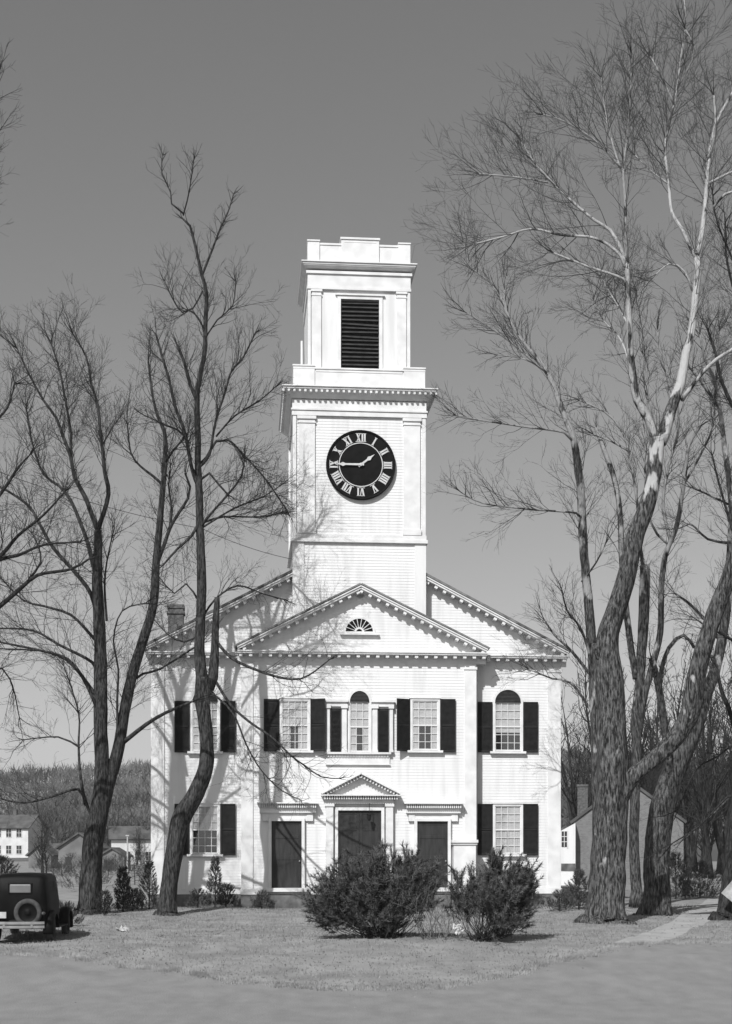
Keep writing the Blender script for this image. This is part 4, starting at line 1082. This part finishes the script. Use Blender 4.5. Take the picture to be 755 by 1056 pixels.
# far wooded hillside: one mass
fw = MB(); rw = random.Random(5)
for i in range(11000):
    y_ = 285 + 430 * rw.random() ** 1.1; x_ = rw.uniform(-.36, .36) * y_
    if 385 < y_ < 460 and x_ < -98 + 6 * math.sin(y_ * .2): continue
    if mnoise.noise(Vector((x_ * .03, y_ * .03, 0))) < -.28: continue
    z = ground_z(x_, y_); h = rw.uniform(4.5, 8) * (1 + .35 * mnoise.noise(Vector((x_ * .05, y_ * .05, 3)))); cr_ = h * rw.uniform(.26, .42)
    n = len(fw.v); fw.v += [(x_ - .12, y_, z - .5), (x_ + .12, y_, z - .5), (x_, y_, z + h * .8)]; fw.f.append((n, n + 1, n + 2))
    for k in range(13):
        d_ = nrand(rw).normalized(); c_ = Vector((x_, y_, z + h * .62)); t_ = c_ + Vector((d_.x * cr_, d_.y * cr_, d_.z * h * .36)); a_ = Vector((x_, y_, z + h * rw.uniform(.3, .6))).lerp(t_, rw.uniform(0, .5)); wd = rw.uniform(.08, .22)
        n = len(fw.v); fw.v += [(a_.x - wd, a_.y, a_.z), (a_.x + wd, a_.y, a_.z), tuple(t_)]; fw.f.append((n, n + 1, n + 2))
fo = fw.build('far_wood', M['fartwig']); tag(fo, 'bare grey wood covering the far hillside beyond the houses', 'woods', kind='stuff')

# ------------------------------------------------------------ bushes and evergreens
def spray(mb, r, p, d, L, n, wd):
    """a spray of narrow needle blades around direction d"""
    for _ in range(n):
        q = p + d * (L * r.random()); e = (d + nrand(r) * .62).normalized(); l = min(L, .3) * r.uniform(.25, .65)
        s = e.cross(nrand(r)).normalized() * wd
        k = len(mb.v); a = q - s; c = q + s; t = q + e * l
        mb.v += [(a.x, a.y, a.z), (c.x, c.y, c.z), (t.x, t.y, t.z)]; mb.f.append((k, k + 1, k + 2))
def juniper(label, px, py, D, lobes, seed, stems=420, group=None, name='juniper_bush', m='juniper', wd=.008, per=80, L=.26):
    """lobes: (dx, dz, rx, rz, weight) in metres about the foot; stems run from the foot to points through the lobes"""
    r = random.Random(seed); P0 = W(px, py, D); P0.z = ground_z(P0.x, D); root = empty(name, P0, 0, label, 'bush', group)
    st = MB(); fo = MB(); tot = sum(l[4] for l in lobes)
    cl = []
    for i in range(max(30, stems // 11)):
        u = r.random() * tot; k = 0
        while u > lobes[k][4]: u -= lobes[k][4]; k += 1
        dx, dz, rx, rz, _ = lobes[k]; v = nrand(r).normalized() * r.uniform(.5, 1.08)
        cl.append(Vector((dx + v.x * rx, v.y * rx * .8, max(.15, dz + v.z * rz))))
    for i in range(stems):
        u = r.random() * tot; k = 0
        while u > lobes[k][4]: u -= lobes[k][4]; k += 1
        dx, dz, rx, rz, _ = lobes[k]
        while True:
            v = Vector((r.uniform(-1, 1), r.uniform(-1, 1), r.uniform(-1, 1)))
            if .35 < v.length < 1: break
        tip = Vector((dx + v.x * rx, v.y * rx * .8, max(.12, dz + v.z * rz)))
        if r.random() < .8: tip = r.choice(cl) + nrand(r) * .13
        foot = Vector((r.uniform(-.25, .25) + dx * .18, r.uniform(-.25, .25), -.03)); mid = foot.lerp(tip, .5) + Vector((tip.x * .08, 0, -.1 * tip.z)) + nrand(r) * .05
        if i % 5 == 0: st.tube([foot, mid, tip], [.014, .009, .004], 4, cap=False)
        d = (tip - mid).normalized(); d = (d + Vector((0, 0, .05)) + nrand(r) * .35).normalized()
        spray(fo, r, tip, d, L * r.uniform(.5, 1.9), per, wd)
        spray(fo, r, mid.lerp(tip, r.uniform(.5, .9)), (d + nrand(r) * .3).normalized(), L, per // 2, wd)
    st.build('stems', M['bark_dark'], root); fo.build('foliage', M[m], root)
    return root
juniper('big spreading dark bush before the middle church door', 397, 974, 38.8, [(-.5, 1.1, 1.1, .75, 4.5), (-1.45, .9, .6, .5, 1.8), (.35, 1.3, .8, .8, 3.5), (-.2, .5, .8, .42, 1.6), (.95, 1.15, .45, .7, 1.6), (1.25, 1.5, .3, .5, .8), (-.9, 1.6, .5, .38, .8), (-.2, 1.95, .5, .35, .9), (.6, 1.9, .3, .3, .4), (-1.9, .75, .3, .25, .5)], 31, 900)
juniper('bowl-shaped dark bush right of the dead twigs and white paper', 496, 971, 38.8, [(.25, 1.15, .7, .6, 3), (.85, 1.25, .42, .5, 1.7), (-.35, 1.2, .45, .7, 1.4), (.6, .65, .6, .4, 1.6), (-.6, 1.75, .14, .4, .35), (.35, 1.85, .22, .3, .4), (1.05, 1.5, .2, .35, .4)], 32, 560)
# dead shrub between them
r = random.Random(9); P0 = W(450, 972, 38.6); P0.z = ground_z(P0.x, 38.6); root = empty('dead_shrub', P0, 0, 'sparse leafless shrub between the two dark bushes', 'shrub'); a = MB(); t = MB()
for i in range(26):
    grow([a, t], r, Vector((r.uniform(-.35, .35), r.uniform(-.2, .2), -.02)), Vector((r.uniform(-.9, .9), r.uniform(-.4, .4), 1)), r.uniform(.7, 1.5), r.uniform(.008, .016), 2, dict(wander=.2, up=.06, rmin=.004, levels=4, dens=[0, 1, 3, 4, 4]))
t.build('twigs', M['deadtwig'], root)
def paper(label, px, py, D, s, seed, zoff=0.0):
    r = random.Random(seed); P0 = W(px, py, D); m = MB(); N = 14; rings = []
    for k in range(5):
        rings.append([Vector((math.cos(2 * math.pi * j / N) * k / 4 * .5, r.uniform(-.12, .12), math.sin(2 * math.pi * j / N) * k / 4 * .6)) * (1 + (.35 * r.uniform(-1, 1) if k > 1 else 0)) for j in range(N)])
    for k in range(4):
        for j in range(N):
            j2 = (j + 1) % N; a, b_, c_, d_ = rings[k][j], rings[k][j2], rings[k + 1][j2], rings[k + 1][j]
            if k == 0: m.quad(a * s, c_ * s, d_ * s)
            elif r.random() > .1 * k: m.quad(a * s, b_ * s, c_ * s); m.quad(a * s, c_ * s, d_ * s)
    o = m.build('paper_scrap', M['paper' if seed == 1 else 'plate']); o.location = P0; tag(o, label, 'paper'); return o
paper('crumpled white paper caught in the dead twigs between the bushes', 472, 958, 38.3, .28, 1)
o = paper('torn pale paper lying on the lawn near the forked tree', 128, 956, 43.5, .42, 2); o.rotation_euler = (R(-72), 0, .3); o.location.z = ground_z(o.location.x, 43.5) + .05

def cone_tree(label, px, py, D, h, rad, seed, name='evergreen_shrub', pw=1.0, n=2600, group=None, m='evergreen', cat='shrub', L=.16):
    r = random.Random(seed); P0 = W(px, py, D); P0.z = ground_z(P0.x, D); root = empty(name, P0, 0, label, cat, group); fo = MB(); st = MB()
    st.tube([Vector((0, 0, -.05)), Vector((0, 0, h * .9))], [.04, .008], 6)
    for i in range(n // 14):
        t = r.random() ** 1.2; a = r.uniform(0, 6.28); rr = rad * (1 - t ** pw) * (.78 + .3 * math.sin(a * 3 + t * 9)) * r.uniform(.5, 1.08) + .03
        p = Vector((math.cos(a) * rr, math.sin(a) * rr, .05 + t * h * .95)); d = Vector((math.cos(a) * .6, math.sin(a) * .6, .8)).normalized()
        if i % 6 == 0: st.tube([Vector((0, 0, p.z * .8)), p], [.008, .004], 3, cap=False)
        spray(fo, r, p, d, L, 22, .009)
    st.build('stem', M['bark_dark'], root); fo.build('foliage', M[m], root)
    return root
cone_tree('narrow column-shaped evergreen between the forked tree and the church', 127, 939, 54, 1.62, .27, 41, pw=2.6, n=5200)
cone_tree('low rounded evergreen at the foot of the narrow column', 137, 939, 54.3, .75, .38, 42, pw=3, n=3000)
cone_tree('ragged cone-shaped evergreen at the left corner of the church', 154, 938, 55, 1.75, .52, 43, pw=1.1, n=4200, m='juniper')
cone_tree('tall thin evergreen under the lower left church window', 222, 936, 56.2, 1.9, .33, 44, pw=1.3, n=3600, m='juniper')
cone_tree('squat dark evergreen beside the tall thin one by the left wing', 233, 937, 56.3, .8, .36, 45, pw=3, n=2600)
cone_tree('small open shrub at the foot of the left wing wall', 204, 938, 56, .6, .5, 46, pw=2.5, n=1800, m='juniper')
cone_tree('small shrub before the left church door', 270, 937, 56, .55, .42, 47, pw=2.5, n=1600, m='juniper')
cone_tree('low shrub by the foot of the right wing beside the bowl-shaped bush', 549, 934, 56.5, .5, .4, 48, pw=2.5, n=1500, m='juniper')
cone_tree('spreading low shrub at the right corner of the church', 577, 937, 54, .65, .55, 49, pw=2.2, n=2600, m='juniper')
cone_tree('taller ragged shrub against the white lean-to of the brick house', 597, 937, 55, 1.45, .62, 50, pw=1.8, n=4600, m='juniper')
cone_tree('dark bushy shrub behind the thick grey tree', 697, 926, 66, 2.0, .9, 51, pw=2.4, n=6000, m='juniper', L=.25)
cone_tree('wide rounded shrub beside the walk at the edge of the wood', 722, 924, 68, 1.6, 1.15, 52, pw=3.2, n=6000, m='juniper', L=.25)
cone_tree('low dark shrub against the forked tree, right of its trunk', 108, 944, 51.5, .75, .26, 53, pw=2.5, n=2000)
cone_tree('low tangled shrub between the black car and the forked tree', 67, 948, 46, .62, .5, 54, pw=2.8, n=2600, m='juniper')
cone_tree('round dark evergreen at the left edge behind the black car', 3, 912, 62, 1.9, .85, 55, pw=2.8, n=6500, L=.22)
cone_tree('small shrub between the evergreens and the church corner', 98, 934, 57, .5, .3, 56, pw=2.4, n=1300)

rs = random.Random(44)
for i in range(16):
    D = rs.uniform(75, 150); px = -10 + 165 * (i + rs.random()) / 16
    if px < 42: continue
    cone_tree('low scrubby bush in the field left of the church', px, 900, D, rs.uniform(.8, 2.0), rs.uniform(.8, 1.8), 100 + i, name='field_shrub', pw=3, n=1800, m='fartwig', L=.5, group='scrubby bushes in the field left of the church')
# ------------------------------------------------------------ brick house on the right and houses on the left
def house(name, label, cx, D, base, w_, d_, eave, ridge, wallm, roofm, wins=(), gable_front=False, chim=None, rz=0, ovh=.4, cat='house'):
    root = empty(name, (cx, D, base), rz, label, cat); b = MB(); hw, hd = w_ / 2, d_ / 2
    if gable_front:
        b.prism([(-hw, 0), (hw, 0), (hw, eave), (0, ridge), (-hw, eave)], -hd, hd)
    else:
        b.prism_x([(-hd, 0), (hd, 0), (hd, eave), (0, ridge), (-hd, eave)], -hw, hw)
    b.build('wall', wallm, root)
    b = MB()
    if gable_front:
        for s in (-1, 1):
            A = Vector((s * (hw + ovh), 0, eave - ovh * (ridge - eave) / hw)); C_ = Vector((0, 0, ridge)); u = (C_ - A); L = u.length; u.normalize(); wv = (Vector((0, 0, 1)) - u * u.z).normalized()
            b.obox(A, u, Vector((0, 1, 0)), wv, (0, L + .02), (-hd - ovh, hd + ovh), (.01, .18))
    else:
        for s in (-1, 1):
            A = Vector((0, s * (hd + ovh), eave - ovh * (ridge - eave) / hd)); C_ = Vector((0, 0, ridge)); u = (C_ - A); L = u.length; u.normalize(); wv = (Vector((0, 0, 1)) - u * u.z).normalized()
            b.obox(A, u, Vector((1, 0, 0)), wv, (0, L + .02), (-hw - ovh, hw + ovh), (.01, .18))
    b.build('roof', roofm, root)
    for (x, z, ww, hh) in wins:
        wn = MB(); wn.box(x - ww / 2, x + ww / 2, -hd - .03, -hd + .02, z, z + hh); wo_ = wn.build('window', M['winfar'], root)
        fr = MB(); t = .09
        fr.box(x - ww / 2 - t, x - ww / 2, -hd - .07, -hd, z - t, z + hh + t); fr.box(x + ww / 2, x + ww / 2 + t, -hd - .07, -hd, z - t, z + hh + t); fr.box(x - ww / 2, x + ww / 2, -hd - .07, -hd, z + hh, z + hh + t); fr.box(x - ww / 2, x + ww / 2, -hd - .07, -hd, z - t, z)
        fr.box(x - .03, x + .03, -hd - .06, -hd - .03, z, z + hh); fr.box(x - ww / 2, x + ww / 2, -hd - .06, -hd - .03, z + hh / 2 - .03, z + hh / 2 + .03)
        if cat == 'house' and w_ > 7: fr.build('frame', M['wallfar'], wo_)
    if chim:
        b = MB(); b.box(chim[0] - .35, chim[0] + .35, chim[1] - .35, chim[1] + .35, eave, chim[2]); b.box(chim[0] - .4, chim[0] + .4, chim[1] - .4, chim[1] + .4, chim[2], chim[2] + .15); b.build('chimney', M['brick_plain'], root)
    return root
# brick house: gable end towards us
D = 92.0; q = lambda p: (p - CX) / F * D; qz = lambda p: EYE + (HY - p) / F * D
cxh = q(648); hw = q(704) - cxh
bh = house('brick_house', 'dull brick house with a gable end behind the massive right tree', cxh + .87, D + 5, 0, hw * 2, 10, qz(848), qz(806), M['brick'], M['rooffar'], [(1.6, 1.2, .9, 1.5)], True, (q(601.5) * (D + 8) / D - cxh - 1.4, 3.0, EYE + (HY - 811) / F * (D + 8)), rz=-R(10), ovh=.12)
b = MB(); xa, xb = q(560) - cxh + .2, q(591.5) - cxh + .2; yf = -6.2
b.prism([(xa, -.2), (xb, -.2), (xb, qz(849)), (xa, qz(866))], yf, -5.02); b.build('lean_to', M['paint'], bh)
b = MB(); b.box(q(577) - cxh + .2, xb - .01, yf - .04, yf + .01, qz(898), qz(890.5)); b.build('dark_band', M['found'], bh)
wn = MB(); x0, x1 = q(577.5) - cxh + .2, q(583) - cxh + .2; wn.box(x0, x1, yf - .02, yf + .01, qz(873.5), qz(857.5)); wo_ = wn.build('window', M['winfar'], bh)
fr = MB(); fr.box(x1, x1 + .06, yf - .05, yf, qz(874.5), qz(856.5)); fr.box((x0 + x1) / 2 - .02, (x0 + x1) / 2 + .02, yf - .04, yf - .02, qz(873.5), qz(857.5))
for k in (1, 2): z = qz(873.5) + (qz(857.5) - qz(873.5)) * k / 3; fr.box(x0, x1 + .02, yf - .041, yf - .02, z - .02, z + .02)
fr.build('frame', M['wallfar'], wo_)
# distant houses on the left
def hx(px, D): return (px - CX) / F * D
def hz(py, D): return EYE + (HY - py) / F * D
D = 275; house('distant_house', 'large pale two-storey house with many windows at the left edge, above the black car', hx(8, D), D, ground_z(hx(8, D), D) - .2, 11.5, 9, hz(853, D) - ground_z(hx(8, D), D), hz(840, D) - ground_z(hx(8, D), D), M['wallfar'], M['rooffar'], [(x, z, .95, 1.5) for x in (-4, -2, 0, 2, 4) for z in (.8, 3.9)], chim=(1.5, 0, hz(836, D) - 1.2), rz=R(-8))
D = 210; house('distant_barn', 'long low house with dark roof and white posts beside the church corner', hx(142, D), D, ground_z(hx(142, D), D) - .2, 7.5, 6, hz(863, D) - .6, hz(851, D) - .6, M['wallfar'], M['rooffar'], [(x, .8, .8, 1.2) for x in (-3, -1.5, 0, 1.5)], rz=R(10))
D = 150; house('distant_shed', 'small gabled shed with a wide door, right of the forked tree trunk', hx(119, D), D, .1, 2.5, 4, hz(884, D), hz(876.5, D), M['wallgrey'], M['rooffar'], [(-.4, .3, .9, 1.0)], True, ovh=.2, cat='shed')
D = 195; house('distant_house', 'small white cottage with grey roof between the large pale house and the forked tree', hx(62, D), D, .3, 3.6, 4, hz(878, D) - .3, hz(871, D) - .3, M['wallfar'], M['rooffar'], [(-.8, .7, .6, .8), (.7, .7, .6, .8)], ovh=.3)
D = 170; house('distant_shed', 'dark-roofed low shed just above the roof of the black car', hx(45, D), D, .2, 2.6, 4, hz(883, D), hz(873, D), M['wallgrey'], M['rooffar'], [(0, .5, .6, .7)], True, ovh=.25, cat='shed')
D = 165; house('distant_house', 'grey gabled house half hidden behind the forked tree', hx(86, D), D, .2, 4.6, 5, hz(876, D), hz(862, D), M['wallgrey'], M['rooffar'], [(-1.2, .6, .7, .9), (1.2, .6, .7, .9)], True, ovh=.3)
# white post
b = MB(); D = 120; p = Vector((hx(131.5, D), D, ground_z(hx(131.5, D), D) - .1)); b.tube([p, p + Vector((0, 0, 3.4))], [.08, .06], 8); b.box(p.x - .14, p.x + .14, p.y - .1, p.y + .1, p.z + 3.4, p.z + 3.5)
o = b.build('post', M['post']); tag(o, 'thin pale post in the field between the shed and the long low house', 'post')
b = MB(); D = 90; p = Vector((hx(43, D), D, -.1)); b.tube([p, p + Vector((0, 0, 2.3))], [.05, .04], 8); b.box(p.x - .1, p.x + .1, p.y - .06, p.y + .06, p.z + 2.2, p.z + 2.4)
o = b.build('post', M['bark_dark']); tag(o, 'dark slim post rising just behind the roof of the black car', 'post')

# ------------------------------------------------------------ board at the right edge, wire
b = MB(); D = 48.6; p = W(744, 925, D)
b.prism([(0, 0), (.75, -.62), (.75, .75), (.55, .62)], 0, .03); o = b.build('white_board', M['board']); o.location = W(744, 921, D); tag(o, 'white slanted board propped against the trunk at the right edge', 'board')
A = CO + Vector((ca * (tL) - sa * PT, sa * tL + ca * PT, 0)); A.z = Z(578, PT)
Bp = W(208, 545, 53.4); C2 = W(-80, 455, 46)
b = MB()
def sag(a, c, s, n=24): return [a.lerp(c, i / n) - Vector((0, 0, s * 4 * (i / n) * (1 - i / n))) for i in range(n + 1)]
pts = sag(A, Bp, .12) + sag(Bp, C2, .3)[1:]
b.tube(pts, [.011] * len(pts), 5); o = b.build('overhead_wire', M['wire']); tag(o, 'thin wire running from the clock tower to the trees on the left', 'wire')

# ------------------------------------------------------------ the car, seen from behind
def car():
    D = 39.0; x = hx(25, D); z = ground_z(x, D)
    root = empty('parked_car', (x - .15, D, z), R(3), 'black 1930s sedan seen from behind with a spare wheel, at the left edge', 'car')
    root.scale = (1.05, 1.05, 1.05)
    def ringsec(y, wb, wt, z0, z1, rt, n=7):
        """one cross-section, bottom to top with rounded top corners"""
        pts = [(-wb, z0), (-wb - .01, z0 + (z1 - z0) * .45), (-wt, z1 - rt)]
        for i in range(1, n): a = math.pi / 2 * i / n; pts.append((-wt + rt * (1 - math.cos(a)), z1 - rt + rt * math.sin(a)))
        pts.append((-wt * .45, z1 + .012)); pts.append((0, z1 + .02))
        full = pts + [(-q_[0], q_[1]) for q_ in reversed(pts[:-1])]
        return [(p_[0], y, p_[1]) for p_ in full]
    def loft(secs, name, m):
        b = MB(); n = len(secs[0])
        for s in secs: b.v += s
        for i in range(len(secs) - 1):
            for j in range(n - 1): a = i * n + j; b.f.append((a, a + 1, a + n + 1, a + n))
            b.f.append((i * n + n - 1, i * n, (i + 1) * n, (i + 1) * n + n - 1))
        b.f.append(tuple(range(n - 1, -1, -1))); k = (len(secs) - 1) * n; b.f.append(tuple(range(k, k + n)))
        return b.build(name, m, root, smooth=True)
    o = loft([ringsec(.22, .58, .50, .55, 1.20, .12), ringsec(.25, .64, .585, .50, 1.66, .14), ringsec(.33, .67, .62, .48, 1.74, .13), ringsec(.7, .70, .64, .46, 1.78, .12), ringsec(1.6, .70, .64, .46, 1.79, .12), ringsec(2.15, .68, .61, .46, 1.75, .12), ringsec(2.3, .64, .58, .46, 1.66, .12), ringsec(2.36, .56, .5, .5, 1.2, .12)], 'body', M['car_paint'])
    loft([ringsec(2.3, .50, .42, .5, 1.16, .14), ringsec(2.9, .42, .35, .5, 1.13, .14), ringsec(3.55, .33, .28, .5, 1.08, .14)], 'hood', M['car_paint'])
    b = MB(); b.box(-.34, .34, 3.52, 3.62, .5, 1.1); b.build('radiator', M['steel'], root, bevel=.03)
    b = MB(); b.box(-.27, .27, .205, .30, 1.30, 1.52); b.build('rear_window', M['glassgrey'], root, bevel=.02); b = MB(); b.box(-.31, .31, .215, .31, 1.26, 1.56); b.build('window_frame', M['car_paint'], root, bevel=.02)
    for s in (-1, 1):
        for y0, y1 in ((.75, 1.3), (1.42, 2.0)):
            b = MB(); b.box(s * .66 - .02, s * .66 + .02, y0, y1, 1.22, 1.58); b.build('side_window', M['glass'], root)
    def wheel(parent, c, axis='x'):
        tb = MB(); prof = [(.235, -.045), (.26, -.065), (.31, -.075), (.35, -.05), (.36, 0), (.35, .05), (.31, .075), (.26, .065), (.235, .045), (.235, -.045)]
        tb.lathe(prof, axis, c, 32); e = tb.build('tyre', M['rubber'], parent, smooth=True)
        rb_ = MB(); rb_.lathe([(0, -.05), (.05, -.06), (.07, -.03), (.1, -.02), (.19, -.02), (.24, -.05)], axis, c, 32); rb_.lathe([(0, .05), (.05, .06), (.07, .03), (.1, .02), (.19, .02), (.24, .05)], axis, c, 32)
        rb_.build('rim', M['car_paint'], parent, smooth=True)
    for s in (-1, 1):
        for y in (.72, 3.2):
            wv_ = empty('wheel', (s * .70, y, .36), parent=root); wheel(wv_, (0, 0, 0), 'x')
    sp = empty('spare_wheel', (.22, .08, .80), parent=root); wheel(sp, (0, 0, 0), 'y')
    # fenders: swept arcs
    for s in (-1, 1):
        for yc, a0, a1 in ((.72, -15, 175), (3.2, 5, 195)):
            b = MB(); N = 18
            prof = [(-.14, -.03), (-.12, .02), (-.05, .05), (.05, .05), (.12, .02), (.15, -.05)]
            for i in range(N + 1):
                a = R(a0 + (a1 - a0) * i / N); rr = .44
                for (px_, pr) in prof: b.v.append((s * .70 + px_, yc - math.cos(a) * (rr + pr), .36 + math.sin(a) * (rr + pr)))
            n = len(prof)
            for i in range(N):
                for j in range(n - 1): q_ = i * n + j; b.f.append((q_, q_ + 1, q_ + n + 1, q_ + n))
            o = b.build('fender', M['car_paint'], root, smooth=True); sm = o.modifiers.new('s', 'SOLIDIFY'); sm.thickness = .015
        b = MB(); b.box(s * .70 - .14, s * .70 + .14, 1.15, 2.78, .36, .40); b.build('running_board', M['car_paint'], root, bevel=.01)
        b = MB(); b.lathe([(0, -.07), (.045, -.06), (.05, 0), (.02, .06)], 'y', (s * .62, .05, .78), 14); b.build('tail_lamp', M['lens'], root, smooth=True)
        b = MB(); b.lathe([(0, .12), (.09, .1), (.1, .04), (.06, -.08), (0, -.1)], 'y', (s * .42, 3.5, .95), 18); b.build('headlight', M['steel'], root, smooth=True)
    # bumper, plate, tank cover, exhaust
    b = MB(); pts = [Vector((x_, -.14 + .12 * abs(x_ / .75) ** 2.5, .44)) for x_ in [-.66 + .165 * i for i in range(9)]]
    for dz in (0, .1):
        for i in range(8): a_, c_ = pts[i], pts[i + 1]; b.quad((a_.x, a_.y, a_.z + dz - .035), (c_.x, c_.y, c_.z + dz - .035), (c_.x, c_.y, c_.z + dz + .035), (a_.x, a_.y, a_.z + dz + .035)); b.quad((a_.x, a_.y + .02, a_.z + dz + .035), (a_.x, a_.y, a_.z + dz + .035), (c_.x, c_.y, c_.z + dz + .035), (c_.x, c_.y + .02, c_.z + dz + .035))
    for s in (-.35, .35): b.box(s - .03, s + .03, -.13, .3, .42, .5)
    b.build('bumper', M['steel'], root)
    b = MB(); b.box(-.62, -.32, .02, .035, .66, .82); b.build('license_plate', M['plate2'], root)
    b = MB(); b.box(-.5, .5, .12, .5, .40, .62); b.build('tank_cover', M['car_paint'], root, bevel=.05)
    b = MB(); b.box(-.5, .5, .5, 3.4, .36, .5); b.build('chassis', M['car_paint'], root)
car()
sc.cycles.max_bounces = 5; sc.cycles.diffuse_bounces = 2
sc.cycles.transparent_max_bounces = 12

hb = MB(); hb.box(-900, 900, -120, 900, -3, 90)
hm = bpy.data.materials.new('haze'); hm.use_nodes = True; t = hm.node_tree; t.nodes.clear()
o_ = t.nodes.new('ShaderNodeOutputMaterial'); pv = t.nodes.new('ShaderNodeVolumePrincipled'); pv.inputs['Density'].default_value = .0003; pv.inputs['Color'].default_value = (.97, .97, .97, 1); pv.inputs['Anisotropy'].default_value = .3
t.links.new(pv.outputs[0], o_.inputs['Volume'])
tag(hb.build('haze', hm), 'thin even haze over the valley', 'haze', kind='stuff')
